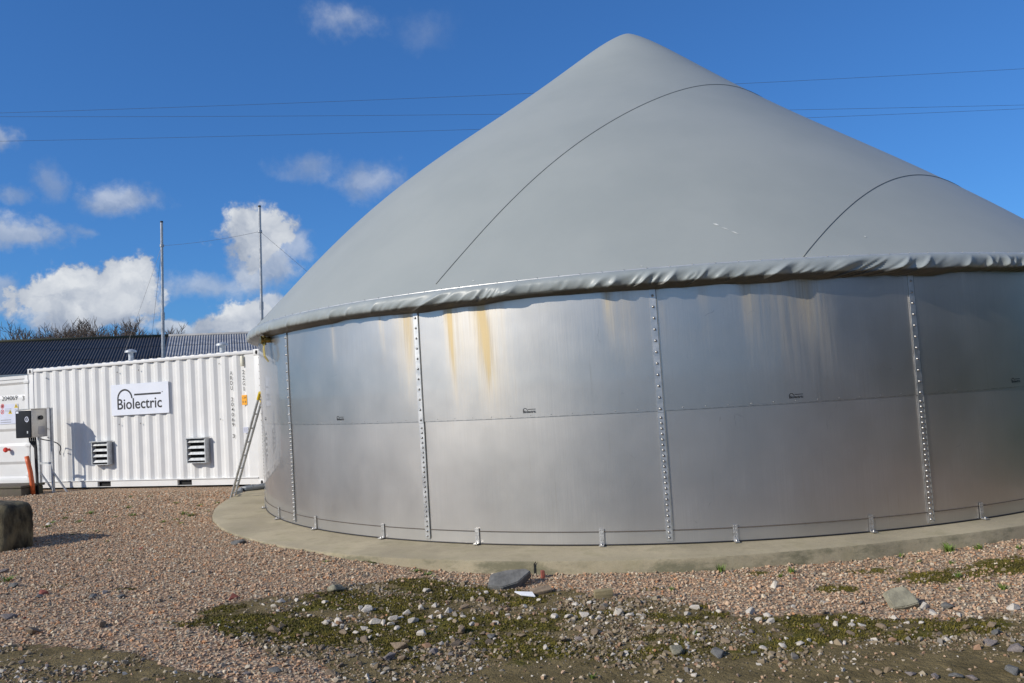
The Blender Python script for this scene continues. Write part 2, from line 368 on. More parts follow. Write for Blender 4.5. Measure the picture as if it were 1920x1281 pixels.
STONE_COLS = [(0.0, (0.47, 0.31, 0.215)), (0.2, (0.40, 0.275, 0.19)), (0.38, (0.52, 0.37, 0.265)), (0.54, (0.36, 0.30, 0.235)), (0.68, (0.47, 0.40, 0.32)), (0.79, (0.31, 0.225, 0.16)), (0.87, (0.60, 0.52, 0.42)), (0.93, (0.50, 0.26, 0.14)), (0.98, (0.17, 0.155, 0.14))]
STONE_COLS = [(p, (c[0] * 1.10, c[1] * 1.08, c[2] * .98)) for p, c in STONE_COLS]
def stone_random_mat(name, stops):
    mt = bpy.data.materials.new(name); mt.use_nodes = True; t = mt.node_tree; t.nodes.clear(); N = NT(t)
    oi = N.n('ShaderNodeObjectInfo').outputs['Random']
    nd = N.ramp(oi, stops); nd.node.color_ramp.interpolation = 'CONSTANT'
    tc = N.n('ShaderNodeTexCoord').outputs['Object']
    c = N.mix(N.ss(N.noise(tc, 3, 4, .6), 0.3, 0.7, 0, 0.4), nd, N.mix(1.0, nd, (0.6, 0.6, 0.6, 1), 'MULTIPLY'))
    b = N.n('ShaderNodeBsdfPrincipled', {'Base Color': c, 'Roughness': 0.85}); N.n('ShaderNodeOutputMaterial', {'Surface': b}); return mt
M['pebble'] = stone_random_mat('pink_gravel', STONE_COLS)
M['chip'] = stone_random_mat('mixed_rubble_chips', [(0.0, (0.2, 0.15, 0.09)), (0.3, (0.28, 0.22, 0.14)), (0.55, (0.36, 0.30, 0.21)), (0.68, (0.22, 0.195, 0.16)), (0.8, (0.33, 0.2, 0.12)), (0.9, (0.58, 0.53, 0.45))])

def ground_mat():
    mt = bpy.data.materials.new('yard_ground'); mt.use_nodes = True; t = mt.node_tree; t.nodes.clear(); N = NT(t)
    P = N.n('ShaderNodeNewGeometry').outputs['Position']
    A = lambda nm: N.n('ShaderNodeAttribute', attribute_name=nm).outputs['Fac']
    vo = N.n('ShaderNodeTexVoronoi', {'Scale': 38.0, 'Vector': P}); vd = vo.outputs['Distance']
    vo2 = N.n('ShaderNodeTexVoronoi', {'Scale': 75.0, 'Vector': P})
    rc = N.ramp(N.n('ShaderNodeSeparateColor', {0: vo.outputs['Color']}).outputs[0], STONE_COLS); rc.node.color_ramp.interpolation = 'CONSTANT'
    rc = N.mix(N.ss(vd, 0.35, 0.62, 0, 0.7), rc, (0.17, 0.12, 0.08, 1))
    soil = N.mix(N.ss(N.noise(P, 5, 7, .65), 0.3, 0.7), (0.115, 0.088, 0.036, 1), (0.215, 0.165, 0.075, 1))
    soil = N.mix(N.ss(N.noise(P, 60, 4, .65), 0.55, 0.75, 0, 0.5), soil, (0.29, 0.235, 0.15, 1))
    moss = N.mix(N.ss(N.noise(P, 16, 6, .7), 0.3, 0.7), (0.055, 0.052, 0.007, 1), (0.14, 0.125, 0.014, 1))
    moss = N.mix(N.ss(N.noise(P, 3.1, 4, .6), 0.5, 0.75, 0, 0.55), moss, (0.105, 0.062, 0.018, 1))
    grass = N.mix(N.ss(N.noise(P, 0.3, 8, .7), 0.3, 0.7), (0.035, 0.055, 0.014, 1), (0.075, 0.11, 0.03, 1))
    edge = N.m('MULTIPLY', N.m('SUBTRACT', N.noise(P, 7, 7, .75), 0.5), 1.6)
    dm = N.ss(N.m('ADD', A('dirt'), edge), 0.35, 0.6); mm = N.ss(N.m('ADD', A('moss'), edge), 0.42, 0.62)
    c = N.mix(dm, rc, soil); c = N.mix(mm, c, moss); c = N.mix(A('grass'), c, grass)
    h = N.m('ADD', N.m('MULTIPLY', N.m('SUBTRACT', 1.0, vd), N.m('SUBTRACT', 1.0, dm)), N.m('MULTIPLY', N.noise(P, 45, 5, .7), 0.8)); h = N.m('ADD', h, N.m('MULTIPLY', N.m('MULTIPLY', N.noise(P, 11, 6, .68), dm), 3.0))
    b = N.n('ShaderNodeBsdfPrincipled', {'Base Color': c, 'Roughness': 0.92, 'Specular IOR Level': 0.25})
    bn = N.n('ShaderNodeBump', {'Strength': 0.9, 'Distance': 0.02, 'Height': h}); N.set(b.inputs['Normal'], bn)
    N.n('ShaderNodeOutputMaterial', {'Surface': b}); return mt
M['ground'] = ground_mat()

# ------------------------------------------------------------------ tank dimensions (metres)
TX, TY, TR = 2.3495, 14.0906, 6.456
NP = 16; DA = 2 * math.pi / NP; A0 = -1.7237          # azimuth of one panel joint
H1, H2 = 1.25, 2.50
PLA = np.radians([-180, -150, -125, -117, -110, -97, -89, -81, -72, -40, 0]); PLR = np.array([7.2, 7.2, 7.22, 7.18, 7.13, 7.06, 6.95, 6.88, 6.88, 6.95, 7.1])
def plr(a):
    a = (a + math.pi) % (2 * math.pi) - math.pi
    return float(np.interp(a, PLA, PLR)) if a <= 0 else float(np.interp(a, [0, math.pi], [7.1, 7.2]))

# ------------------------------------------------------------------ ground
def blob(x, y, items):
    s = np.zeros_like(x)
    for (px, py, rx, ry, ang, k) in items:
        P = on_ground(px, py); c, sn = math.cos(R_(ang)), math.sin(R_(ang))
        dx, dy = x - P[0], y - P[1]; u = (dx * c + dy * sn) / rx; v = (-dx * sn + dy * c) / ry
        s = np.maximum(s, k * np.exp(-(u * u + v * v)))
    return s
MOSS = [(470, 1165, .75, .22, -8, .95), (600, 1190, .7, .3, -20, .95), (700, 1130, .7, .3, 5, .85), (640, 1115, .4, .18, 0, .7), (830, 1110, .5, .22, 0, .75), (880, 1165, .8, .35, 0, .62), (1010, 1160, .7, .35, 0, .6),
        (1150, 1150, .6, .3, 0, .5), (1000, 1225, .9, .25, 0, .6), (1250, 1220, .7, .2, 0, .58), (1530, 1165, .38, .2, 0, .85), (1420, 1185, .4, .2, 0, .6), (1700, 1195, .7, .12, 5, .62), (1570, 1105, .25, .18, 0, .7),
        (1780, 1080, .55, .22, 8, .85), (1890, 1060, .5, .3, 8, .8), (1640, 1070, .4, .2, 0, .62), (1420, 1075, .35, .12, 0, .5), (100, 1100, .3, .1, 0, .5), (700, 1050, .3, .08, -15, .62), (800, 1072, .3, .08, -15, .62), (1220, 1105, .2, .07, 0, .5), (250, 1105, .3, .06, 0, .5)]
DIRT = [(80, 1265, 1.0, .30, -5, 1.1), (250, 1275, .5, .13, 0, .9), (1500, 1262, .9, .2, 3, 1.05), (1800, 1255, .9, .26, 3, 1.0), (1200, 1268, .8, .16, 0, .75), (900, 1270, .9, .14, 0, .7), (600, 1280, .5, .1, 0, .6), (1000, 1180, 1.2, .4, 0, .66), (1350, 1195, .9, .3, 0, .6), (700, 1170, .8, .3, 0, .66)]
def poly_mask(x, y, pix, soft):
    V = np.array([on_ground(*p)[:2] for p in pix])
    x, y = x + .5 * (fbm(x * 2.7, y * 2.7, 71, 3) - .5), y + .34 * (fbm(x * 2.7 + 9, y * 2.7, 73, 3) - .5); ins = np.zeros(x.shape, bool); dmin = np.full(x.shape, 9.0)
    for i in range(len(V)):
        (x0, y0), (x1, y1) = V[i], V[(i + 1) % len(V)]
        with np.errstate(divide='ignore', invalid='ignore'):
            c = ((y0 > y) != (y1 > y)) & (x < (x1 - x0) * (y - y0) / (y1 - y0 + 1e-12) + x0)
        ins ^= c; e = np.array([x1 - x0, y1 - y0]); t = np.clip(((x - x0) * e[0] + (y - y0) * e[1]) / (e @ e), 0, 1)
        dmin = np.minimum(dmin, np.hypot(x - x0 - t * e[0], y - y0 - t * e[1]))
    return sstep(np.where(ins, dmin, -dmin), -soft, soft)
RUBBLE = [(330, 1152), (480, 1130), (640, 1098), (800, 1086), (960, 1102), (1120, 1118), (1260, 1122), (1400, 1160), (1560, 1150), (1700, 1165), (2100, 1140), (2200, 1400), (500, 1400), (640, 1278), (560, 1238), (440, 1195)]
EARTH = [(-300, 1222), (120, 1214), (250, 1236), (360, 1262), (430, 1300), (300, 1400), (-400, 1400)]
def axis(lo, hi, st, far):
    a = list(np.arange(lo, hi + 1e-6, st)); d = st
    while a[-1] < far: d *= 1.35; a.append(a[-1] + d)
    d = st
    while a[0] > -far: d *= 1.35; a.insert(0, a[0] - d)
    return np.array(a)
gx = axis(-9.0, 7.0, 0.055, 900); gy = axis(3.6, 17.0, 0.055, 900)
GX, GY = np.meshgrid(gx, gy, indexing='ij'); GZ = gz(GX, GY)
g = MB(); n0, n1 = GX.shape
me = bpy.data.meshes.new('ground')
idx = np.arange(n0 * n1).reshape(n0, n1)
quads = np.stack([idx[:-1, :-1], idx[1:, :-1], idx[1:, 1:], idx[:-1, 1:]], -1).reshape(-1, 4)
me.from_pydata(np.stack([GX, GY, GZ], -1).reshape(-1, 3).tolist(), [], quads.tolist()); me.update()
me.polygons.foreach_set('use_smooth', [True] * len(me.polygons))
def f_moss(x, y):
    rb = poly_mask(x, y, RUBBLE, .12); pn = sstep(fbm(x * 2.1 + 3, y * 3.4, 61, 4), .42, .60)
    return np.clip(np.maximum(blob(x, y, MOSS) * (0.55 + 0.9 * fbm(x * 2.6, y * 2.6, 21, 4)), .66 * rb * pn * sstep(y, 4.6, 5.3)), 0, 1)
def f_dirt(x, y): return np.clip(np.maximum(poly_mask(x, y, RUBBLE, .15) * .85, poly_mask(x, y, EARTH, .1) * 1.1) * (.8 + .4 * fbm(x * 3, y * 3, 15, 3)) + 0 * blob(x, y, DIRT) * (0.75 + 0.5 * fbm(x * 2, y * 2, 5, 3)) + sstep(3.8 - y, 0, 1.2) * .8, 0, 1)
def f_grass(x, y): return np.maximum(sstep(np.hypot(x + 2, y - 9), 24, 34), sstep(x + .3 * y, 9.4, 10.4) * (y < 40))
for nm, fn in (('moss', f_moss), ('dirt', f_dirt), ('grass', f_grass)):
    at = me.attributes.new(nm, 'FLOAT', 'POINT'); at.data.foreach_set('value', fn(GX, GY).reshape(-1).astype(np.float32))
me.materials.append(M['ground'])
ground = bpy.data.objects.new('ground', me); COL.objects.link(ground); tag(ground, 'pink gravel yard with moss and bare earth', None, None, 'structure')

# ------------------------------------------------------------------ concrete plinth
pe = empty('plinth', (TX, TY, 0), 0, 'wide round concrete plinth carrying the steel tank', 'plinth')
prof = [(6.30, -0.5), (6.30, -0.006), (6.6, -0.004), (None, 0.0, -0.03), (None, -0.006, -0.008), (None, -0.03, 0.0), (None, -0.5, 0.005)]
NA = 720; P = np.zeros((NA, len(prof), 3))
for i in range(NA):
    a = -math.pi + 2 * math.pi * i / NA; pr = plr(a) + 0.012 * (vnoise(a * 18, 0.3, 4) - .5) + 0.006 * (vnoise(a * 160, 0.7, 5) - .5)
    for j, p in enumerate(prof):
        if p[0] is None: r, z = pr + p[2], p[1]
        else: r, z = p
        P[i, j] = (r * math.cos(a), r * math.sin(a), z)
mb = MB(); mb.grid(P, True); mb.build('slab', M['concrete'], pe, auto=50)
# the crack / formwork joint in its side face
def joint(px, w, name):
    T = at_z(px, 1052 if px < 1200 else 1000, 0); a = math.atan2(T[1] - TY, T[0] - TX); r = plr(a)
    mb = MB(); q = []
    for k, z in enumerate(np.linspace(-0.004, -0.2, 9)):
        da = (w * (0.5 + 0.9 * vnoise(k * .9, px, 3))) / r; sh = 0.02 * (vnoise(k * .8, px + 3, 8) - .5) / r
        q.append([(math.cos(a + sh - da / 2) * (r + .009), math.sin(a + sh - da / 2) * (r + .009), z), (math.cos(a + sh + da / 2) * (r + .009), math.sin(a + sh + da / 2) * (r + .009), z)])
    mb.grid(np.array(q)); mb.build(name, M['dark_hole'], pe)
joint(1003, 0.011, 'crack')

# ------------------------------------------------------------------ tank
tk = empty('digester_tank', (TX, TY, 0), 0, 'large round stainless steel digester tank with grey conical membrane roof', 'tank')
def pix_az(x, y, r=TR):
    d = pix_dir(x, y); a = d[0] ** 2 + d[1] ** 2; b = -TX * d[0] - TY * d[1]; c = TX * TX + TY * TY - r * r
    t = (-b - math.sqrt(max(0, b * b - a * c))) / a
    return math.atan2(d[1] * t - TY, d[0] * t - TX), EYE + d[2] * t
# stains: (photo x of the run at its top, half width m, top strength, length m)
ST = [(902, .03, 1.6, .62), (893, .10, .75, .95), (838, .035, 1.2, .65), (848, .13, .62, 1.0), (762, .07, .95, .7), (745, .10, .5, 1.0), (712, .035, .6, .55), (620, .05, .55, .5), (1137, .045, .8, .45), (1165, .12, .45, .8), (1398, .05, .8, .5),
      (1420, .18, .5, .8), (1512, .09, .85, .7), (1475, .15, .62, .9), (1545, .12, .5, 1.2), (1318, .06, .55, .5), (925, .14, .5, 1.25), (1235, .03, .4, .5)]
STA = [(pix_az(x, 560)[0], w * 1.1, k * (1.15 if x < 1300 else .85), L * 1.05) for (x, w, k, L) in ST]
def panel(a0, a1, z0, z1, r, name, mt, nx=60, nz=40):
    A, Z = np.meshgrid(np.linspace(a0, a1, nx), np.linspace(z0, z1, nz), indexing='ij')
    RR = np.full_like(A, r)
    P = np.stack([RR * np.cos(A), RR * np.sin(A), Z], -1)
    mb = MB(); mb.grid(P)
    o = mb.build(name, mt, tk, smooth=True); me = o.data
    uvl = me.uv_layers.new(name='wall')
    U = np.stack([A * TR, Z], -1).reshape(-1, 2)
    li = np.zeros(len(me.loops), np.int32); me.loops.foreach_get('vertex_index', li)
    uvl.data.foreach_set('uv', U[li].reshape(-1).astype(np.float32))
    s = np.zeros_like(A)
    for (a, w, k, L) in STA:
        da = (A - a + math.pi) % (2 * math.pi) - math.pi
        dep = np.clip(H2 - 0.08 - Z, 0, 9); s += k * np.exp(-((da * TR - 0.06 * dep - .045 * (fbm(dep * 2.6, dep * 0 + a * 40, 81, 3) - .5)) / (w * (1 + .25 * dep))) ** 2) * np.exp(-(dep / L) ** 2.2)
    at = me.attributes.new('stain', 'FLOAT', 'POINT'); at.data.foreach_set('value', s.reshape(-1).astype(np.float32))
    return o
an = np.linspace(0, 2 * math.pi, 361)
MB().grid(np.array([[((TR - .004) * math.cos(t), (TR - .004) * math.sin(t), H1), ((TR + .0062) * math.cos(t), (TR + .0062) * math.sin(t), H1 - .0005), ((TR + .0062) * math.cos(t), (TR + .0062) * math.sin(t), H1 + .004)] for t in an])).build('lap_edge', M['bolt'], tk)
for k in range(NP):
    a = A0 + k * DA
    panel(a, a + DA, 0.004, H1 + 0.03, TR, 'lower_panel', M['steel_low'])
    panel(a, a + DA, H1, H2 + 0.06, TR + 0.006, 'upper_panel', M['steel_up'])
def cyl_map(vs, a, r, out=0.0):
    """vs: local (x along the wall to the right seen from outside, y up, z out)"""
    vs = np.asarray(vs, float); an = a + vs[:, 0] / r; rr = r + vs[:, 2] + out
    return np.stack([rr * np.cos(an), rr * np.sin(an), vs[:, 1]], -1)
# (seen from outside x grows counter-clockwise in plan)
def head(r, h, n=8):
    vs = [(0, 0, h)] + [(r * .6 * math.cos(t), r * .6 * math.sin(t), h * .8) for t in np.linspace(0, 2 * math.pi, n, False)] + [(r * math.cos(t), r * math.sin(t), 0) for t in np.linspace(0, 2 * math.pi, n, False)]
    fs = [(0, 1 + i, 1 + (i + 1) % n) for i in range(n)] + [(1 + i, 1 + n + i, 1 + n + (i + 1) % n, 1 + (i + 1) % n) for i in range(n)]
    return np.array(vs), fs
HV, HF = head(0.0135, 0.013)
SV, SF = head(0.0055, 0.003, 6)
for k in range(NP):
    a = A0 + k * DA
    mb = MB()
    for (z0, z1, o_, w_) in ((0.03, H1 - 0.01, 0.006, .058), (H1 - 0.012, H2 + 0.03, 0.012, .058)):
        b = MB().box((0, (z0 + z1) / 2, 0.001), (w_, z1 - z0, 0.008)); mb.add(cyl_map(b.v, a, TR, o_), b.f)
    st = mb.build('joint_strip', M['zinc_strip'], tk)
    mb = MB()
    for z in np.arange(0.06, H1 - 0.04, 0.0512): mb.add(cyl_map(HV + (0, z, 0), a, TR, 0.011), HF)
    for z in np.arange(H1 + 0.02, H2 + 0.02, 0.108): mb.add(cyl_map(HV + (0, z, 0), a, TR, 0.017), HF)
    tag(mb.build('bolt_row', M['bolt'], st, smooth=True), kind='stuff')
    # the sheet edge showing beside the strip
    mb = MB(); b = MB().box((0.034, H2 / 2 + .02, 0.002), (.006, H2 - .04, .006)); mb.add(cyl_map(b.v, a, TR, .009), b.f); mb.build('sheet_edge', M['seam'], st)
    # rivets along the middle lap
    mb = MB()
    for j in range(1, 12): mb.add(cyl_map(SV + (j * DA * TR / 12, H1 + 0.022, 0), a, TR, 0.007), SF)
    tag(mb.build('rivet_row', M['bolt'], tk, smooth=True), kind='stuff')
    for fr in (0.24, 0.75):
        br = MB(); aa = a + DA * fr
        b = MB().box((0, .082, .002), (.045, .155, .006)); br.add(cyl_map(b.v, aa, TR, .009), b.f)
        b = MB().box((0, .008, .03), (.045, .010, .06)); br.add(cyl_map(b.v, aa, TR, .008), b.f)
        o = br.build('anchor_bracket', M['bracket'], tk)
        bb = MB()
        for z in (.05, .085, .12, .145):
            for x in (-.010, .010): bb.add(cyl_map(SV + (x, z, 0), aa, TR, .014), SF)
        bv, bf = head(.012, .018); bb.add(cyl_map(bv[:, [0, 2, 1]] + (0, .013, .036), aa, TR, .008), bf)
        tag(bb.build('bracket_bolts', M['bolt'], o, smooth=True), kind='stuff')
# cable round the foot
an = np.linspace(0, 2 * math.pi, 361)
MB().tube([((TR + .006) * math.cos(t), (TR + .006) * math.sin(t), .128) for t in an], .0042, 6, False).build('sealing_cord', mat('brown_cord', (.1, .08, .06), .8), tk, smooth=True)
MB().tube([((TR + .002) * math.cos(t), (TR + .002) * math.sin(t), .004) for t in an], .006, 6, False).build('foot_seal', M['rubber'], tk, smooth=True)
# maker's mark on each upper sheet
LV, LF = logo_geo(0.135, .03, .045)
for k in range(NP):
    a = A0 + k * DA + DA * 0.47 if k != 0 else A0 + DA * .475
    mb = MB(); v = LV.copy(); v[:, 1] += H1 + 0.045; v[:, 2] = 0.0015; mb.add(cyl_map(v, a, TR, 0.0065), LF); mb.build('maker_mark', M['black'], tk)

# membrane roof ---------------------------------------------------------
pr_r = np.array([0, .2, .6, 1.0, 1.4, 1.8, 2.2, 2.6, 3.0, 3.4, 3.8, 4.2, 4.6, 5.0, 5.4, 5.8, 6.2, 6.53])
pr_l = np.array([7.66, 7.56, 7.32, 7.048, 6.765, 6.5, 6.225, 5.945, 5.659, 5.389, 5.131, 4.836, 4.527, 4.159, 3.79, 3.39, 2.95, 2.60])
pr_q = np.array([7.66, 7.55, 7.287, 6.954, 6.626, 6.302, 5.966, 5.646, 5.326, 5.024, 4.734, 4.451, 4.152, 3.839, 3.526, 3.217, 2.90, 2.60])
cl = np.polyfit(pr_r[1:], pr_l[1:], 5); cq = np.polyfit(pr_r[1:], pr_q[1:], 5)
def dome_z(r, a):
    w = .5 - .5 * np.cos(a); re = np.sqrt(r * r + 0.07 ** 2) - 0.06 * np.exp(-(np.asarray(r) / .9) ** 2)
    zl = np.polyval(cl, re); zq = np.polyval(cq, re)
    z = zl * w + zq * (1 - w); e = sstep(r, 6.0, 6.53); return z * (1 - e) + (z + (2.605 - np.polyval(cl, 6.53) * w - np.polyval(cq, 6.53) * (1 - w))) * e
A, RR = np.meshgrid(np.linspace(-math.pi, math.pi, 289)[:-1], np.concatenate([[0.005, .04, .08, .13, .2], np.linspace(.3, 6.53, 70)]), indexing='ij')
P = np.stack([RR * np.cos(A), RR * np.sin(A), dome_z(RR, A)], -1)
mb = MB(); mb.grid(P, True); mb.f.append(tuple(range(0, P.shape[0] * P.shape[1], P.shape[1]))[::-1])
dome = mb.build('membrane_roof', M['membrane'], tk, smooth=True)
sd = R_(42); dx = np.array([math.cos(sd), math.sin(sd)]); nx_ = np.array([math.sin(sd), -math.cos(sd)])
for off, sk in ((2.36, -2.2), (5.02, 1.5), (-2.36, 0), (-5.02, 0)):
    d2 = np.array([math.cos(sd + R_(sk)), math.sin(sd + R_(sk))]); pts = []
    for t in np.linspace(-6.6, 6.6, 160):
        p = nx_ * off + d2 * t; r = np.hypot(*p)
        if r < 6.52: pts.append((p[0], p[1], float(dome_z(r, math.atan2(p[1], p[0]))) + .002))
    MB().tube(pts, .0062, 6).build('weld_seam', M['seam'], dome, smooth=True)
# pale scuffs on the membrane
M['scuff'] = mat('pale_scuff', (.6, .61, .58), .7)
def dome_hit(px, py):
    d = pix_dir(px, py)
    for t in np.arange(6, 18, .004):
        p = EYEP + d * t; r = math.hypot(p[0] - TX, p[1] - TY)
        if r < 6.5 and p[2] <= float(dome_z(r, math.atan2(p[1] - TY, p[0] - TX))): return p - np.array([TX, TY, 0])
for (xa, ya, xb, yb, w_) in ((1336, 420, 1349, 424, .016), (1352, 427, 1368, 432, .007), (1370, 434, 1386, 440, .009), (1620, 443, 1623, 446, .012), (1200, 500, 1206, 500, .008), (885, 528, 890, 527, .01)):
    pa, pb = dome_hit(xa, ya), dome_hit(xb, yb)
    if pa is None or pb is None: continue
    u_ = pb - pa; n_ = np.cross(u_, (0, 0, 1)); nn = np.cross(u_, np.cross((pa * (1, 1, 0)), u_)); nn = np.array([pa[0], pa[1], 6.5]); nn /= np.linalg.norm(nn); sd_ = np.cross(nn, u_); sd_ /= np.linalg.norm(sd_)
    MB().add([pa + nn * .006, pa + u_ * .4 + sd_ * w_ + nn * .006, pb + nn * .006, pa + u_ * .6 - sd_ * w_ * .7 + nn * .006], [(0, 1, 2, 3)]).build('scuff_mark', M['scuff'], dome)
# clamp rail and skirt
MB().tube([((TR + .075) * math.cos(t), (TR + .075) * math.sin(t), 2.603) for t in np.linspace(0, 2 * math.pi, 721)], .008, 6, False).build('clamp_rail', M['rail'], tk, smooth=True)
mb = MB()
for t in np.arange(0, 2 * math.pi, 0.21 / TR):
    mb.add(np.array([(TR + .075 + .012) * math.cos(t), (TR + .075 + .012) * math.sin(t), 2.612]) + HV[:, [0, 2, 1]] * .38, HF)
tag(mb.build('clamp_screws', M['rail'], tk), kind='stuff')
NS = 4200; sp = [(.07, 2.606), (.112, 2.598), (.142, 2.572), (.158, 2.545), (.165, 2.515), (.166, 2.488), (.158, 2.466), (.135, 2.450), (.105, 2.438), (.07, 2.428), (.035, 2.420), (.006, 2.416)]
sp = np.array(sp); dd = np.linspace(0, 1, 27); sp = np.stack([np.interp(dd, np.linspace(0, 1, len(sp)), sp[:, k]) for k in (0, 1)], -1)
T = np.linspace(-math.pi, math.pi, NS + 1)[:-1]; S = T * TR
P = np.zeros((NS, len(sp), 3))
for j, (ro, z) in enumerate(sp):
    v = j / (len(sp) - 1); low = sstep(v, .05, .55) * (1 - .5 * sstep(v, .75, 1))
    sk = S + 0.34 * (v - .5) * (.2 + 1.6 * vnoise(S * .9, 0, 2)) + .22 * vnoise(S * 1.9, .3, 41)
    n1 = vnoise(sk * 4.1, 0.5 + v * .9, 11); n2 = vnoise(sk * 10.5, 0.2 + v * 1.8, 12); n3 = vnoise(S * 1.3, 0.1, 13)
    rid = (1 - np.abs(2 * n1 - 1)) ** 3.2; rid2 = (1 - np.abs(2 * n2 - 1)) ** 3
    n4 = vnoise(sk * 19 + v * 2, 0.4 + v * 3, 14)
    amp = (.5 + 1.0 * vnoise(S * .8, .5, 17)) * sstep(T, R_(-150), R_(-112))  * 1.0 + .35
    r = TR + ro + low * amp * (0.036 * (rid - .35) + 0.020 * (rid2 - .3) * sstep(vnoise(S * 1.1, .8, 43), .35, .7) + .009 * (n4 - .5)) + .02 * low * (n3 - .5)
    zz = z - sstep(v, .3, .9) * (0.035 * (n3 - .35) + 0.022 * (vnoise(S * 4.2, .5, 19) - .5) * amp)
    P[:, j, 0] = r * np.cos(T); P[:, j, 1] = r * np.sin(T); P[:, j, 2] = zz
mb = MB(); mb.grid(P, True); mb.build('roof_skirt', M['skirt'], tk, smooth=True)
# gas valve under the skirt beside the container
va, _ = pix_az(508, 640); vr = TR + .05
vc = np.array([vr * math.cos(va), vr * math.sin(va), 2.38]); vo = np.array([math.cos(va), math.sin(va), 0]); vt = np.array([-math.sin(va), math.cos(va), 0])
mb = MB(); mb.tube([vc - vo * .04, vc + vo * .07], .04, 12); mb.tube([vc + vo * .04 + (0, 0, .05), vc + vo * .04 - np.array([0, 0, .07])], .028, 10); mb.tube([vc + vo * .07, vc + vo * .09], .052, 8); mb.tube([vc + vt * .09 + vo * .03, vc - vt * .08 + vo * .03], .02, 8)
vv = mb.build('gas_valve', M['brass'], tk, auto=40)
pts = [vc + vo * .04 + np.array([0, 0, -.03]), vc + vo * .06 + vt * .03 + np.array([0, 0, -.12]), vc + vo * .06 + vt * .06 + np.array([0, 0, -.22]), vc + vo * .02 + vt * .1 + np.array([0, 0, -.3])]
mb = MB()
q = []
for i, p in enumerate(pts):
    w = (.025, .05, .05, .03)[i]; q.append([p - vt * w, p + vt * w])
mb.grid(np.array(q)); o = mb.build('valve_strap', mat('faded_yellow', (.36, .29, .09), .6), vv); md = o.modifiers.new('t', 'SOLIDIFY'); md.thickness = .006

# ------------------------------------------------------------------ container
CP = np.array([-4.8282, 15.4221, -0.036]); YAW = -0.3539
ux = np.array([math.cos(YAW), math.sin(YAW), 0]); cn = np.array([math.sin(YAW), -math.cos(YAW), 0])
L, Wd, Hc = 6.058, 2.438, 2.591
ct = empty('shipping_container', tuple(CP), YAW, 'white corrugated shipping container on a concrete slab beside the tank', 'container')
def cw(s, off, h): return CP + ux * s + cn * off + np.array([0, 0, h])     # to world
def con_pix(x, y, off=0.0):
    d = pix_dir(x, y); p = CP + cn * off; t = ((p - EYEP) @ cn) / (d @ cn); Q = EYEP + d * t - CP
    return float(Q @ ux), float(Q[2])
WH = M['paint_white']
# local frame: x along the front (right end = 0, left = -L), y = depth (front at 0, going back +), z up
def corr_x(x0, x1, pitch=.278, dep=.036, start=0.0):
    pts = [(x0, 0.0)]; x = x0 + start
    while x + pitch < x1:
        for dx_, dy_ in ((.072, 0), (.140, dep), (.210, dep), (.278, 0)): pts.append((x + dx_, dy_))
        x += pitch
    pts.append((x1, 0.0)); return pts
def sheet(pts, z0, z1, y0, name, parent, flip=False, axis='x', smooth=False):
    mb = MB(); q = []
    for (a, d) in pts:
        q.append([(a, y0 + d, z0), (a, y0 + d, z1)] if axis == 'x' else [(y0 + d, a, z0), (y0 + d, a, z1)])
    mb.grid(np.array(q)); o = mb.build(name, WH, parent); md = o.modifiers.new('t', 'SOLIDIFY'); md.thickness = .002; return o
sheet(corr_x(-L + .12, -.10, start=.03), .155, Hc - .055, .018, 'front_wall', ct)
sheet([(a, -d) for a, d in corr_x(-L + .12, -.10, start=.03)], .155, Hc - .055, Wd - .018, 'back_wall', ct)
sheet([(a, -d) for a, d in corr_x(.10, Wd - .10, start=.05)], .155, Hc - .055, -.018, 'end_wall', ct, axis='y')
# roof with cross ribs
mb = MB(); q = []
x = -L + .2; xs = [(-L + .02, 0)]
while x + .21 < -.15:
    xs += [(x, 0), (x + .035, .02), (x + .10, .02), (x + .135, 0)]; x += .209
xs.append((-.02, 0))
for (a, d) in xs: q.append([(a, .012, Hc - .022 + d), (a, Wd - .012, Hc - .022 + d)])
mb.grid(np.array(q)); rf = mb.build('roof', WH, ct); md = rf.modifiers.new('t', 'SOLIDIFY'); md.thickness = .016
mb = MB()
for y in (.03, Wd - .03): mb.box((-L / 2, y, Hc - .047), (L - .3, .056, .06), bev=.006)
for x in (-.03, ): mb.box((x, Wd / 2, Hc - .047), (.056, Wd - .3, .06), bev=.006)
mb.build('top_rail', WH, ct, auto=40)
# corner posts and castings
for x in (-.07, -L + .07):
    for y in (.07, Wd - .07):
        MB().box((x, y, Hc / 2), (.13, .13, Hc - .236), bev=.006).build('corner_post', WH, ct, auto=40)
        for z in (.059, Hc - .059):
            o = MB().box((x + (.006 if x > -1 else -.006) - (0 if x > -1 else 0), y, z), (.16, .15, .118), bev=.008).build('corner_casting', WH, ct, auto=40)
            if y < 1:
                hb = MB(); v, f = arc_strip(0.0, .026, 0, 2 * math.pi, 14); v[:, 1] *= 1.6; hb.add([(x + (.006 if x > -1 else -.006) + p[0], y - .0775, z + p[1]) for p in v], f); hb.build('casting_hole', M['dark_hole'], o)
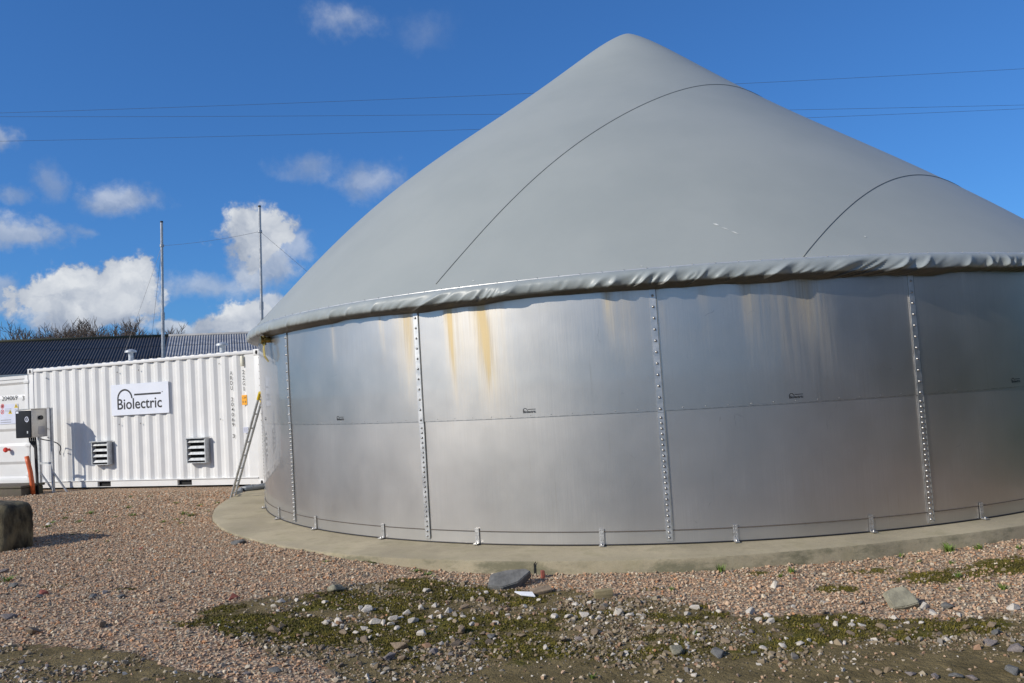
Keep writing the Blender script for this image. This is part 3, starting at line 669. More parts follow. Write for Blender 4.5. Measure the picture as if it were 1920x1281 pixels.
# bottom rail between fork pockets
fk = [(-4.19, -3.83), (-2.10, -1.74)]
segs = [(-L + .15, fk[0][0]), (fk[0][1], fk[1][0]), (fk[1][1], -.15)]
mb = MB()
for s0, s1 in segs: mb.box(((s0 + s1) / 2, .035, .085), (s1 - s0, .05, .125))
for s0, s1 in fk: mb.box(((s0 + s1) / 2, .035, .1395), (s1 - s0, .05, .016))
for s0, s1 in fk: mb.box(((s0 + s1) / 2, .035, .026), (s1 - s0, .05, .007))
mb.box((-L / 2, .02, .153), (L - .3, .06, .012))
mb.box((-L / 2, Wd - .03, .09), (L - .3, .05, .13)); mb.box((-.03, Wd / 2, .09), (.05, Wd - .3, .13))
mb.build('bottom_rail', WH, ct)
for s0, s1 in fk: MB().box(((s0 + s1) / 2, .50, .08), (s1 - s0 - .004, .85, .095)).build('fork_pocket', M['dark_hole'], ct)
MB().box((-L / 2, Wd / 2, .1), (L - .3, Wd - .2, .08)).build('floor', M['dark_hole'], ct)
MB().box((-L / 2, Wd / 2 + .05, .02), (L - .25, Wd - .25, .06)).build('base_frame', M['dark_hole'], ct)
# packers between container and slab
# sign board
s0, h0 = -3.72, 1.475
sg = MB().box((s0 + .75, -.004, h0 + .315), (1.5, .012, .63)).build('sign_board', M['sign_white'], ct)
v, f = logo_geo(1.16, .012, .03); mb = MB(); mb.add([(s0 + .165 + p[0], -.0125, h0 + .115 + p[1] * 1.0) for p in v], f); mb.build('sign_lettering', M['black'], sg)
v, f = arc_strip(.004, .011, 0, 2 * math.pi, 12); mb = MB(); mb.add([(s0 + 1.345 + p[0], -.0125, h0 + .43 + p[1]) for p in v], f); mb.build('registered_mark', M['black'], sg)
# vertical markings
def vtext(s, x, ztop, ch, cwid, gap, parent, mt=M['black'], y=.0145):
    z = ztop
    mb = MB()
    for c in s:
        if c == ' ': z -= gap * 1.25; continue
        v, f = text_geo(c, width=cwid if c not in '1I' else cwid * .35, height=ch, bold=.012); w = v[:, 0].max()
        mb.add([(x - w / 2 + p[0], y, z - ch + p[1]) for p in v], f); z -= gap
    return mb.build('marking', mt, parent)
vtext('ARDU', -.69, 2.21, .075, .055, .0975, ct, y=.016)
vtext('204069', -.69, 2.21 - .0975 * 5.25, .075, .055, .0975, ct, y=.016)
vtext('3', -.69, 2.21 - .0975 * 12.5, .075, .055, .0975, ct, y=.016)
vtext('22G1', -.40, 2.21, .08, .055, .107, ct, y=.016)
o = MB().box((-.40, .012, 1.635), (.115, .008, .19)).build('orange_sticker', M['orange'], ct)
for i, (tx, zz) in enumerate((('CM', 1.655), ('H', 1.575))):
    v, f = text_geo(tx, width=.075, height=.045); mb = MB(); mb.add([(-.437 + p[0], .007, zz + p[1]) for p in v], f); mb.build('sticker_print', M['black'], o)
o = MB().box((-.40, .013, 1.06), (.11, .006, .11)).build('data_plate', M['blue_grey_print'], ct)
mb = MB()
for k in range(4): mb.box((-.40, .0085, 1.025 + k * .024), (.09, .002, .008))
mb.build('plate_print', M['grey_print'], o)
o = MB().box((-.405, .0, 2.385), (.055, .06, .2), bev=.012).build('vent_cover', mat('cream_plastic', (.72, .69, .56), .5), ct, auto=40)
# bolt heads in the wall
for (px, py) in ((87, 709), (220, 698), (260, 694), (411, 682), (414, 786), (264, 794), (224, 796), (90, 804), (90, 820), (128, 850)):
    s, h = con_pix(px, py, -.018); mb = MB(); mb.add([(s + p[0], .012 - p[2], h + p[1]) for p in HV * 1.1], HF); mb.build('wall_bolt', M['bolt'], ct, smooth=True)
# louvred vents
def louvre(s0, h0, w, h):
    e = MB(); y0 = .012; dpt = .115
    e.box((s0 + .012, y0 - dpt / 2, h0 + h / 2), (.02, dpt, h)); e.box((s0 + w - .012, y0 - dpt / 2, h0 + h / 2), (.02, dpt, h))
    e.box((s0 + w / 2, y0 - dpt / 2 - .01, h0 + h + .008), (w + .03, dpt + .03, .016)); e.box((s0 + w / 2, y0 - dpt / 2, h0 + .006), (w - .05, dpt, .012))
    fr = e.build('louvre_vent', M['galv'], ct)
    MB().box((s0 + w / 2, y0 - .006, h0 + h / 2), (w - .045, .01, h - .03)).build('vent_opening', M['dark_hole'], fr)
    ca, sa = math.cos(R_(38)), math.sin(R_(38)); Mx = np.array([[1, 0, 0], [0, ca, -sa], [0, sa, ca]])
    for k in range(4):
        zc = h0 + h * (k + .62) / 4.1
        MB().box((s0 + w / 2, y0 - dpt * .72, zc), (w - .046, .005, .062), M=Mx.T).build('slat', M['galv'], fr)
louvre(-4.21, .485, .45, .47); louvre(-1.75, .465, .47, .48)
# the open door leaf, standing out in line with the front
dr = MB()
dW = 1.15; dx0 = -L - dW - .03; dzz0, dzz1 = .14, Hc - .13
prof = []
zz = dzz0
bands = [(0, 0), (.10, 0), (.14, .034), (.40, .034), (.46, 0), (.80, 0), (.86, .034), (1.12, .034), (1.18, 0), (1.85, 0), (1.91, .034), (2.13, .034), (2.18, 0), (dzz1 - dzz0, 0)]
q = [[(dx0 + .06, .03 + d, dzz0 + z), (dx0 + dW - .09, .03 + d, dzz0 + z)] for z, d in bands]
dr.grid(np.array(q)[:, ::-1])
door = dr.build('door', WH, ct); md = door.modifiers.new('t', 'SOLIDIFY'); md.thickness = .003
mb = MB(); zc = (dzz0 + dzz1) / 2
for (xc, w) in ((dx0 + .03, .06), (dx0 + dW - .045, .09)): mb.box((xc, .03, zc), (w, .045, dzz1 - dzz0), bev=.005)
mb.box((dx0 + dW / 2, .032, dzz1 - .035), (dW - .151, .04, .07)); mb.box((dx0 + dW / 2, .032, dzz0 + .035), (dW - .151, .04, .07)); mb.build('door_frame', WH, door, auto=40)
mb = MB(); mb.box((dx0 + dW / 2, .035, dzz0 - .012), (dW, .05, .02)); mb.build('door_seal', M['rubber'], door)
for h in (.32, .95, 1.6, 2.32):
    MB().box((-L - .06, .0, h), (.15, .02, .07), bev=.004).build('hinge', WH, door, auto=40)
def dtext(s, x0, z0, w, h, mt, y=.026):
    v, f = text_geo(s, width=w, height=h); mb = MB(); mb.add([(x0 + p[0], y, z0 + p[1]) for p in v], f); return mb.build('door_lettering', mt, door)
D = lambda x, y: con_pix(x, y, -.03)
(a0_, b0_), (a1_, b1_) = D(4, 752), D(33, 752)
dtext('204069', a0_, b0_, a1_ - a0_, .10, M['black'])
(a0_, b0_), (a1_, b1_) = D(42, 751), D(46, 751); dtext('3', a0_, b0_, a1_ - a0_, .10, M['black'])
(sL, zB), (sR, zT) = D(1, 796), D(34, 757)
sL -= .02
wp = MB().box(((sL + sR) / 2, .022, (zB + zT) / 2), (sR - sL, .006, zT - zB)).build('warning_sheet', M['blue_grey_print'], door)
def disc(px, py, r, mt, nm, ring=False):
    s, h = D(px, py); v, f = arc_strip(r * .72 if ring else 0, r, 0, 2 * math.pi, 18); mb = MB(); mb.add([(s + p[0], .0175, h + p[1]) for p in v], f)
    if ring: mb.box((s, .0176, h), (r * 1.7, .0006, r * .28), M=np.array([[.7, 0, -.7], [0, 1, 0], [.7, 0, .7]]))
    mb.build(nm, mt, wp)
disc(5.5, 762, .052, M['red'], 'prohibition_sign', True); disc(5.5, 772.5, .052, M['red'], 'prohibition_sign', True)
disc(5.5, 762, .03, M['black'], 'pictogram'); disc(5.5, 772.5, .02, M['grey_print'], 'pictogram')
for (px, py) in ((34, 761.5), (20, 773)):
    s, h = D(px, py); s = min(s, sR - .05); r = .06
    mb = MB(); mb.add([(s - r, .0175, h - r * .6), (s + r, .0175, h - r * .6), (s, .0175, h + r * 1.1)], [(0, 1, 2)]); t_ = mb.build('warning_triangle', M['yellow'], wp)
    mb = MB(); mb.add([(s - .012, .0165, h - r * .35), (s + .012, .0165, h - r * .35), (s + .012, .0165, h + r * .4), (s - .012, .0165, h + r * .4)], [(0, 1, 2, 3)]); mb.build('warning_print', M['black'], wp)
mb = MB()
for k in range(3): mb.box((sL + .28, .0176, zT - .10 - k * .03), (.2, .001, .008))
for k in range(2): mb.box((sL + .2, .0176, zB + .04 + k * .05), (.32, .001, .016))
mb.build('sheet_text', M['grey_print'], wp)
s, h = D(18, 843); mb = MB(); mb.tube([(s, .06, h), (s, -.05, h)], .028, 12); mb.tube([(s, -.05, h), (s, -.075, h), (s, -.095, h)], [.055, .055, .04], 14); mb.build('emergency_button', M['red'], door, auto=50)
MB().box((s + .02, .05, h), (.14, .03, .16)).build('button_plate', WH, door)
# roof vent pipes
for (px, ptop) in ((245, 655), (416, 642)):
    s, _ = con_pix(px, ptop, -1.1); _, h = con_pix(px, ptop, -1.1)
    mb = MB(); mb.tube([(s, 1.1, Hc - .02), (s, 1.1, h - .05)], .055, 12); mb.tube([(s, 1.1, h - .07), (s, 1.1, h - .03), (s, 1.1, h)], [.125, .12, .03], 14)
    mb.build('vent_pipe', M['galv'], ct, auto=40)

# slab under it
sb = empty('concrete_slab', tuple(CP + np.array([0, 0, -.05])), YAW, 'flat pale concrete slab under the white container', 'slab')
MB().box((-4.3, 1.15, -.15), (9.0, 3.25, .29), bev=.012).build('slab_body', M['slab'], sb, auto=40)
for x in (-.3, -2.2, -4.0, -5.8):
    for y in (.25, 2.1): MB().box((x, y, .018), (.25, .2, .046)).build('packer', M['dark_hole'], sb)

# ------------------------------------------------------------------ control cabinet on its stand
def foot_z(p): return float(gz(p[0], p[1]))
cb = empty('control_cabinet', tuple(cw(-5.6, .45, -.035)), YAW, 'steel control cabinet with dark door on a post stand before the container', 'cabinet')
s_r, _ = con_pix(58, 790, .86); _, h_t = con_pix(58, 768, .86); _, h_b = con_pix(58, 821, .86)
off0 = -5.6
def lb(s): return s - off0
h_t += .035; h_b += .035
cwid = .42
xr = lb(s_r); zc = (h_t + h_b) / 2; hh = h_t - h_b
body = MB().box((xr - cwid / 2, -.22, zc), (cwid, .36, hh), bev=.008).build('cabinet_body', M['cabinet_steel'], cb, auto=40)
dd_ = MB().box((xr - cwid / 2, -.412, zc - .005), (cwid - .01, .02, hh - .02), bev=.006).build('cabinet_door', M['cabinet_dark'], body, auto=40)
MB().box((xr - cwid + .05, -.4235, zc + hh / 2 - .05), (.06, .002, .04)).build('door_label', M['sign_white'], dd_) if False else None
mb = MB(); mb.box((xr - cwid + .06, -.4235, zc + hh / 2 - .045), (.07, .003, .04)); mb.build('door_label', M['sign_white'], body)
mb = MB(); v, f = arc_strip(.042, .056, .6, 6.6, 20); mb.add([(xr - .1 + p[0], -.4232, zc + .09 + p[1]) for p in v], f); v, f = arc_strip(.02, .03, 0, 6.28, 16); mb.add([(xr - .085 + p[0], -.4232, zc + .08 + p[1]) for p in v], f); mb.build('door_emblem', M['blue_grey_print'], body)
mb = MB(); mb.box((xr - .08, -.424, zc - .17), (.03, .012, .05)); mb.build('door_lock', M['galv'], body)
mb = MB(); mb.tube([(xr - .01, -.2, zc + .11), (xr + .035, -.2, zc + .11)], .045, 14); mb.build('cable_gland', M['rubber'], body, auto=40)
mb = MB()
for k in range(6): mb.box((xr + .003, -.18, zc - .21 + k * .026), (.006, .14, .013))
mb.build('side_vent', M['grey_print'], body)
MB().box((xr - cwid / 2, -.2, h_t + .01), (cwid + .05, .42, .014)).build('rain_hood', M['cabinet_steel'], cb)
for xx in (xr + .03, xr - cwid - .03 + .12):
    mb = MB(); mb.box((xx, .03, (h_t + .03) / 2 - .03), (.045, .045, h_t + .06)); mb.build('post', M['galv'], cb)
    ca = R_(48); mb = MB(); mb.tube([(xx + .02, .03, .42), (xx + .30, .12, -.02)], .022, 6); mb.build('brace', M['mast'], cb)
MB().box((xr - cwid / 2 + .05, .03, .62), (cwid - .02, .04, .04)).build('cross_bar', M['galv'], cb)
mb = MB()
for k in range(4):
    x0 = xr - .32 + k * .055
    mb.tube([(x0, -.2, h_b + .02), (x0 + .01, -.2, h_b - .08), (xr - .2 + .015 * k, -.18, h_b - .22), (xr - .19 + .012 * k, -.17, .2), (xr - .19 + .012 * k, -.17, -.08)], .017, 7)
mb.build('cable_bundle', M['rubber'], cb, smooth=True)
pts = []
for (px, py, off) in ((76, 823, .6), (84, 825, .5), (97, 827, .35), (107, 831, .2), (113, 836, .06), (114, 842, .03), (112, 848, .0), (113, 853, .0)):
    s, h = con_pix(px, py, off); pts.append((lb(s), .45 - off, h + .035))
MB().tube(pts, .011, 7).build('loose_cable', M['rubber'], cb, smooth=True)
mb = MB(); pts = []
for (px, py) in ((50, 856), (53, 868), (57, 885), (60, 905), (62, 928)):
    s, h = con_pix(px, py, .75); pts.append(cw(s, .75, h))
mb.tube(pts, .044, 12); oc = mb.build('orange_conduit', M['conduit'], None, smooth=True)
tag(oc, 'orange corrugated conduit rising from the ground under the cabinet', 'conduit')

# ------------------------------------------------------------------ ladder against the tank
def sil(x, y):      # point where the pixel's ray passes the tank wall most closely
    d = pix_dir(x, y); dh = d[:2] / np.hypot(*d[:2]); t = np.array([TX, TY]) @ dh / np.hypot(*d[:2]); return EYEP + d * t
lf0, lf1 = on_ground(432, 937), on_ground(443, 931); lt0 = sil(487, 738)
lf0[2] += 0; w_ = lf1 - lf0
lw = 0.30; w_ = w_ / np.linalg.norm(w_) * lw; lf1 = lf0 + w_
axis_d = lt0 - lf0; Ll = np.linalg.norm(axis_d); axis_d /= Ll
def rail(p): return [p, p + axis_d * Ll]
ld = empty('ladder', tuple(lf0), 0, 'grey aluminium ladder with yellow tip leaning against the steel tank', 'ladder')
z0 = np.zeros(3); w_[2] = foot_z(lf1) - lf0[2]
MB().tube([z0, axis_d * Ll], .021, 8).build('rail', M['galv'], ld, auto=40)
MB().tube([w_, w_ + axis_d * Ll * .985], .021, 8).build('rail', M['galv'], ld, auto=40)
for k in range(8):
    t = Ll * (.06 + k * .127); MB().tube([axis_d * t, w_ + axis_d * t], .013, 8).build('rung', M['galv'], ld, auto=40)
MB().tube([axis_d * (Ll - .12), axis_d * (Ll + .02)], .026, 8).build('rail_tip', M['yellow'], ld, auto=40)
MB().tube([w_ + axis_d * (Ll - .17), w_ + axis_d * (Ll - .02)], .026, 8).build('rail_tip', M['yellow'], ld, auto=40)
# grey drain pipe on the plinth
pts = [at_z(449, 925, -.01), at_z(452, 918, .03), at_z(462, 916, .045), at_z(480, 914, .045), at_z(496, 911, .05), at_z(520, 908, .05)]
mb = MB(); mb.tube(pts, .05, 12); mb.tube([pts[2] * .5 + pts[3] * .5, pts[2] * .4 + pts[3] * .6], .062, 12); dp = mb.build('drain_pipe', M['pvc'], None, auto=50)
tag(dp, 'dark grey plastic pipe lying on the plinth behind the ladder', 'pipe')

# ------------------------------------------------------------------ masts with guy wires behind the container
def mast(px0, pt, pb, off, label):
    s, h = con_pix(px0, pt, off); top = cw(s, off, h); s2, h2 = con_pix(pb[0], pb[1], off); low = cw(s2, off, h2)
    d = (top - low) / (top[2] - low[2]); base = low + d * (foot_z(low) - low[2])
    e = empty('mast', tuple(base), 0, label, 'mast', 'masts behind the container')
    mb = MB(); mb.tube([z0, (top - base) * .62], .042, 10); mb.build('lower_tube', M['mast'], e, auto=40)
    MB().tube([(top - base) * .62, top - base], .034, 10).build('upper_tube', M['mast'], e, auto=40)
    MB().tube([(top - base) * .605, (top - base) * .635], .05, 10).build('collar', M['mast'], e, auto=40)
    cpos = (top - base) * .905; MB().tube([cpos - (0, 0, .03), cpos + (0, 0, .03)], .052, 10).build('guy_clamp', M['mast'], e, auto=40)
    MB().tube([(top - base) - (0, 0, .01), (top - base) + (0, 0, .03)], .037, 10).build('cap', M['rubber'], e, auto=40)
    return e, base, base + cpos
e1, b1, c1 = mast(303, 417, (306, 660), -3.2, 'thin grey steel mast rising behind the middle of the white container')
e2, b2, c2 = mast(486.5, 388, (491, 610), -3.2, 'thin grey steel mast rising between the container and the membrane roof')
def wire(e, base, a, b, r=.0035, sag=.05):
    pts = [a + (b - a) * t - np.array([0, 0, sag * 4 * t * (1 - t)]) - base for t in np.linspace(0, 1, 10)]
    MB().tube(pts, r, 5).build('guy_wire', M['wire'], e)
wire(e2, b2, c2, c1, sag=.05)
p = con_pix(60, 690, -3.0); wire(e1, b1, c1, cw(-5.9, -2.3, Hc), sag=.02)
p = con_pix(250, 640, -6); q_ = cw(p[0], -6, 0); wire(e1, b1, c1, np.array([q_[0], q_[1], foot_z(q_)]), sag=.02)
p = con_pix(600, 640, -4); q_ = cw(3.2, -5.5, 0.0); q_[2] = foot_z(q_); wire(e2, b2, c2, q_, sag=.02)

# ------------------------------------------------------------------ low concrete cover and old block at the left
P0 = on_ground(40, 931)
lc = empty('concrete_cover', tuple(P0 + np.array([0, 0, -.02])), YAW, 'low stained concrete chamber with a flat lid left of the cabinet', 'chamber')
MB().box((-1.0, .25, .08), (2.0, .5, .20), bev=.02).build('chamber_wall', M['cover'], lc, auto=40)
MB().box((-1.0, .25, .205), (2.05, .55, .045), bev=.012).build('lid', M['cover'], lc, auto=40)
Pb = on_ground(2, 1037)
bb = empty('old_block', tuple(Pb + np.array([0, 0, -.04])), R_(-24), 'dark weathered concrete block standing on the gravel at the yard edge', 'block')
bm = bmesh.new(); bmesh.ops.create_cube(bm, size=2.0); bmesh.ops.subdivide_edges(bm, edges=list(bm.edges), cuts=22, use_grid_fill=True)
for v in bm.verts:
    p = np.array(v.co[:]); e_ = 7.0; p = p / (np.abs(p) ** e_).sum() ** (1 / e_)
    k = 1 + .07 * (fbm(p[0] * 1.7 + p[2], p[1] * 1.7 + p[2] * 2, 31) - .5) + .05 * (fbm(p[0] * 6 + p[2] * 5, p[1] * 6 - p[2] * 3, 33) - .5)
    v.co = p * k * np.array([.5, .22, .31])
me = bpy.data.meshes.new('block_body'); bm.to_mesh(me); bm.free(); me.materials.append(M['old_block']); me.polygons.foreach_set('use_smooth', [True] * len(me.polygons))
o = bpy.data.objects.new('block_body', me); COL.objects.link(o); o.parent = bb; o.location = (-.48, .22, .29)

# ------------------------------------------------------------------ barn behind
BY0 = 49.0
dL, dRr = pix_dir(0, 643), pix_dir(475, 626)
bd = BY0 + 6.0
rL = EYEP + dL * (bd / dL[1]); kR = (rL[2] - EYE) / dRr[2]; rR = EYEP + dRr * kR
bdir = (rR - rL); bdir[2] = 0; bl = np.linalg.norm(bdir); bdir /= bl; bn = np.array([bdir[1], -bdir[0], 0])   # bn points towards camera
dE = pix_dir(0, 702); ez = None
byaw = math.atan2(bdir[1], bdir[0])
for run in np.arange(4, 10, .05):      # eave below the ridge with a 21 degree pitch
    t = ((rL + bn * run - EYEP) @ bn) / (dE @ bn); z = EYE + dE[2] * t
    if z >= rL[2] - run * math.tan(R_(20)): break
run = float(run); rise = run * math.tan(R_(20)); ridge = rL[2]
barn = empty('barn', (rL[0], rL[1], 0), byaw, 'long low barn with corrugated roof behind the container', 'barn')
pit = math.atan2(rise, run); slope = math.hypot(run, rise)
rows = 3; sl_ = slope / rows; shw = 1.062; nwv = 6
mesh_cache = {}
def sheet_mesh(mt):
    mb = MB(); q = []
    nn = nwv * 6
    for i in range(nn + 1):
        x = shw * i / nn; zz = .028 * math.cos(2 * math.pi * nwv * i / nn)
        q.append([(x, 0, zz), (x, -(sl_ + .12), zz)])
    mb.grid(np.array(q)); me = bpy.data.meshes.new('roof_sheet'); me.from_pydata(mb.v, [], mb.f); me.update(); me.materials.append(mt); me.polygons.foreach_set('use_smooth', [True] * len(me.polygons)); return me
sm_d, sm_l = sheet_mesh(M['roof_dark']), sheet_mesh(M['roof_light'])
dB = pix_dir(331, 629); tB = ((rL - EYEP) @ bn) / (dB @ bn); xB = float((EYEP + dB * tB - rL) @ bdir)
nleft = 9; ncol = 40
xB = round(xB / shw) * shw
for c in range(-nleft, 30):
    for r in range(rows):
        x = c * shw; o = bpy.data.objects.new('roof_sheet', sm_d if x < xB - .1 else sm_l); COL.objects.link(o); o.parent = barn
        up = -r * sl_; o.rotation_euler = (pit, 0, 0); o.location = (x, up * math.cos(pit), ridge + up * math.sin(pit) + .035 * (rows - r) * .5 + random.uniform(-.006, .006))
x0, x1 = -nleft * shw, 30 * shw
MB().tube([(x0, 0, ridge + .06), (xB, 0, ridge + .06)], .13, 8).build('ridge_cap', mat('mossy_ridge', (.07, .065, .035), .9), barn, smooth=True)
MB().tube([(xB, 0, ridge + .06), (x1, 0, ridge + .06)], .13, 8).build('ridge_cap', M['roof_light'], barn, smooth=True)
mb = MB(); mb.grid(np.array([[(x0, 0, ridge), (x1, 0, ridge)], [(x0, run, ridge - rise), (x1, run, ridge - rise)]])); mb.build('rear_roof', M['roof_dark'], barn)
mb = MB(); mb.box(((x0 + x1) / 2, -run + .35, (ridge - rise) / 2), (x1 - x0, .15, ridge - rise)); mb.box(((x0 + x1) / 2, run - .1, (ridge - rise) / 2), (x1 - x0, .15, ridge - rise))
for x in (x0 + .1, x1 - .1):
    mb.add([(x, -run + .3, 0), (x, run - .1, 0), (x, run - .1, ridge - rise), (x, 0, ridge - .1), (x, -run + .3, ridge - rise)], [(0, 1, 2, 3, 4)])
mb.build('barn_wall', M['barn_wall'], barn)
MB().box(((x0 + x1) / 2, -run - .12, ridge - rise - .1), (x1 - x0, .14, .12)).build('gutter', M['galv'], barn)

# ------------------------------------------------------------------ bare trees beyond the barn
def bare_tree(px, ptop, dist, seed, label):
    rnd = random.Random(seed); d = pix_dir(px, ptop); top = EYEP + d * (dist / d[1]); base = np.array([top[0], top[1], 0.0]); H = top[2]
    e = empty('bare_tree', tuple(base), 0, label, 'tree', 'bare trees beyond the barn')
    tr = MB(); cr = MB()
    def grow(p, dr, ln, rad, lev, mb):
        pts = [p]; rs = [rad]; q = p.copy(); dd = dr.copy()
        for i in range(3):
            dd = dd + np.array([rnd.gauss(0, .13), rnd.gauss(0, .13), rnd.gauss(.05, .08)]); dd /= np.linalg.norm(dd); q = q + dd * ln / 3; pts.append(q.copy()); rs.append(rad * (1 - .2 * (i + 1)))
        mb.tube(pts, rs, 5 if lev < 2 else 3, False)
        if lev >= 5: return
        for k in range(rnd.choice((3, 4)) if lev < 3 else 4):
            t = rnd.uniform(.35, 1); i = min(2, int(t * 3)); st = pts[i] + (pts[i + 1] - pts[i]) * (t * 3 - i)
            an = rnd.uniform(0, 6.283); sp = rnd.uniform(.3, .85); a = np.cross(dd, (0.31, .2, .9)); a /= np.linalg.norm(a); b = np.cross(dd, a)
            nd = dd * math.cos(sp) + (a * math.cos(an) + b * math.sin(an)) * math.sin(sp) + np.array([0, 0, .12]); nd /= np.linalg.norm(nd)
            grow(st, nd, ln * rnd.uniform(.58, .78), max(.02, rad * .52), lev + 1, cr)
    grow(np.zeros(3), np.array([0, 0, 1.0]), H * .36, H * .022, 0, tr)
    V = np.array(cr.v); f = H / V[:, 2].max(); sc = np.array([min(1.25, f), min(1.25, f), f])
    cr.v = [tuple(p) for p in V * sc]; tr.v = [tuple(p) for p in np.array(tr.v) * sc]
    tr.build('trunk', M['bark'], e, smooth=True); cr.build('crown', M['bark'], e, smooth=True)
for i, (px, pt) in enumerate(((38, 612), (62, 604), (88, 598), (108, 603), (132, 596), (152, 603), (174, 600), (196, 594), (218, 592), (240, 596), (262, 600), (288, 607))):
    bare_tree(px, pt, 72 + (i * 7) % 11, 40 + i, 'leafless tree with fine brown twigs showing above the dark barn roof')

# ------------------------------------------------------------------ overhead wires
def power(p0, p1, dist, name_label):
    d0, d1 = pix_dir(*p0), pix_dir(*p1); a = EYEP + d0 * (dist / d0[1]); b = EYEP + d1 * (dist / d1[1]); v = b - a
    pts = [a + v * t + np.array([0, 0, 1.0 * ((t - .5) ** 2 - .25) * 1.2]) for t in np.linspace(-1.2, 2.2, 60)]
    o = MB().tube(pts, .013, 5).build('power_line', M['wire'], None); tag(o, name_label, 'wire', 'overhead power lines')
power((0, 212), (1920, 129), 70, 'thin dark overhead wire crossing the sky, highest of three')
power((0, 219), (1920, 197), 72, 'thin dark overhead wire crossing the sky, middle of three')
power((0, 265), (1920, 204), 71, 'thin dark overhead wire crossing the sky, lowest of three')

# ------------------------------------------------------------------ stones
def rock_mesh(seed, n=14, flat=1.0, bev=0.0, name='stone', mt=None, squash=(1, 1, 1)):
    rr = np.random.default_rng(seed); p = rr.normal(size=(n, 3)); p /= np.linalg.norm(p, axis=1)[:, None]; p *= rr.uniform(.75, 1.0, (n, 1)); p *= np.array(squash) * np.array([1, 1, flat]) * .5
    bm = bmesh.new()
    for q in p: bm.verts.new(q)
    bm.verts.ensure_lookup_table(); r = bmesh.ops.convex_hull(bm, input=list(bm.verts))
    junk = [g for g in r['geom_interior'] if isinstance(g, bmesh.types.BMVert)]
    if junk: bmesh.ops.delete(bm, geom=junk, context='VERTS')
    if bev > 0: bmesh.ops.bevel(bm, geom=list(bm.edges), offset=bev, segments=1, affect='EDGES')
    me = bpy.data.meshes.new(name); bm.to_mesh(me); bm.free()
    if mt: me.materials.append(mt)
    return me
def put(name, me, P, size, rz, label, cat, group=None, tilt=(0, 0), sink=.3, hscale=1.0):
    o = bpy.data.objects.new(name, me); COL.objects.link(o); o.scale = (size, size, size * hscale)
    zmin = min(v.co.z for v in me.vertices); zr = (max(v.co.z for v in me.vertices) - zmin) * size * hscale
    o.location = (P[0], P[1], P[2] - zmin * size * hscale - zr * sink); o.rotation_euler = (tilt[0], tilt[1], rz)
    return tag(o, label, cat, group)
def mpp(P): return np.linalg.norm(P - EYEP) / FPX    # metres per photo pixel there
# single noteworthy pieces
def slab(name, px, py, outline, th, tilt, rz, mt, label, seed, lift):
    rd = random.Random(seed); bm = bmesh.new(); n = len(outline)
    for z in (-th / 2, th / 2):
        for (a, b) in outline: bm.verts.new((a * (1 if z < 0 else .93) + rd.gauss(0, .006), b * (1 if z < 0 else .93) + rd.gauss(0, .006), z + rd.gauss(0, .006)))
    bmesh.ops.convex_hull(bm, input=list(bm.verts)); bmesh.ops.bevel(bm, geom=list(bm.edges), offset=.006, segments=2, affect='EDGES')
    me = bpy.data.meshes.new(name); bm.to_mesh(me); bm.free(); me.materials.append(mt); P = on_ground(px, py)
    o = bpy.data.objects.new(name, me); COL.objects.link(o); o.location = (P[0], P[1], P[2] + lift); o.rotation_euler = (R_(tilt), R_(-4), R_(rz)); return tag(o, label, 'stone')
slab('slate_slab', 955, 1100, [(-.2, -.06), (-.16, .07), (.0, .11), (.17, .10), (.2, .04), (.07, -.08), (-.08, -.12)], .07, 30, 6, M['slate_stone'], 'dark grey slate slab leaning at the foot of the concrete plinth', 3, .055)
slab('flat_slab', 1690, 1138, [(-.10, -.08), (-.105, .06), (-.03, .085), (.06, .08), (.10, .01), (.095, -.075), (0, -.085)], .05, 40, 2, M['grey_stone'], 'squarish flat grey stone slab tilted up in the pink gravel', 4, .06)
P = on_ground(634, 1108); put('grey_stone', rock_mesh(5, 12, .55, .02, 'grey_stone', M['grey_stone'], (1, .7, 1)), P, .22, R_(25), 'grey green angular stone at the upper edge of the moss', 'stone', None, (0, 0), .15)
P = on_ground(449, 1020); put('slate_chip', rock_mesh(8, 12, .4, .02, 'slate_chip', M['slate_stone'], (1, .6, 1)), P, .24, R_(5), 'dark slate piece lying in the gravel beside the plinth edge', 'stone', None, (0, 0), .2)
P = on_ground(1268, 1226); put('tan_stone', rock_mesh(21, 16, .7, .03, 'tan_stone', M['grey_stone'], (1, .9, 1)), P, .13, R_(5), 'rounded tan stone at the edge of the bare earth', 'stone', None, (0, 0), .2)
P = on_ground(1132, 1121); o = MB().box((0, 0, 0), (.145, .06, .07), bev=.004).build('wood_offcut', M['wood'], None, loc=(P[0], P[1], P[2] + .03), auto=40); o.rotation_euler = (R_(4), R_(-3), R_(4)); tag(o, 'short weathered timber offcut lying at the edge of the gravel', 'wood')
P = on_ground(1014, 1112); o = MB().box((0, 0, 0), (.17, .09, .03), bev=.004).build('wood_plank_piece', M['brown_stone'], None, loc=(P[0], P[1], P[2] + .02), auto=40); o.rotation_euler = (R_(12), R_(-6), R_(12)); tag(o, 'flat brown plank piece in front of the slate slab', 'wood')
P = on_ground(985, 1121)
mb = MB(); tv = [(-.09, .03), (.055, .035), (.085, -.035), (-.03, -.02)]
mb.add([(x, y, -.004) for x, y in tv] + [(x, y, .004) for x, y in tv], [(3, 2, 1, 0), (4, 5, 6, 7), (0, 1, 5, 4), (1, 2, 6, 5), (2, 3, 7, 6), (3, 0, 4, 7)])
o = mb.build('tile_shard', M['tile_white'], None, loc=(P[0], P[1], P[2] + .03)); o.rotation_euler = (R_(14), R_(4), R_(-6)); tag(o, 'broken white tile shard lying before the slate slab', 'tile')
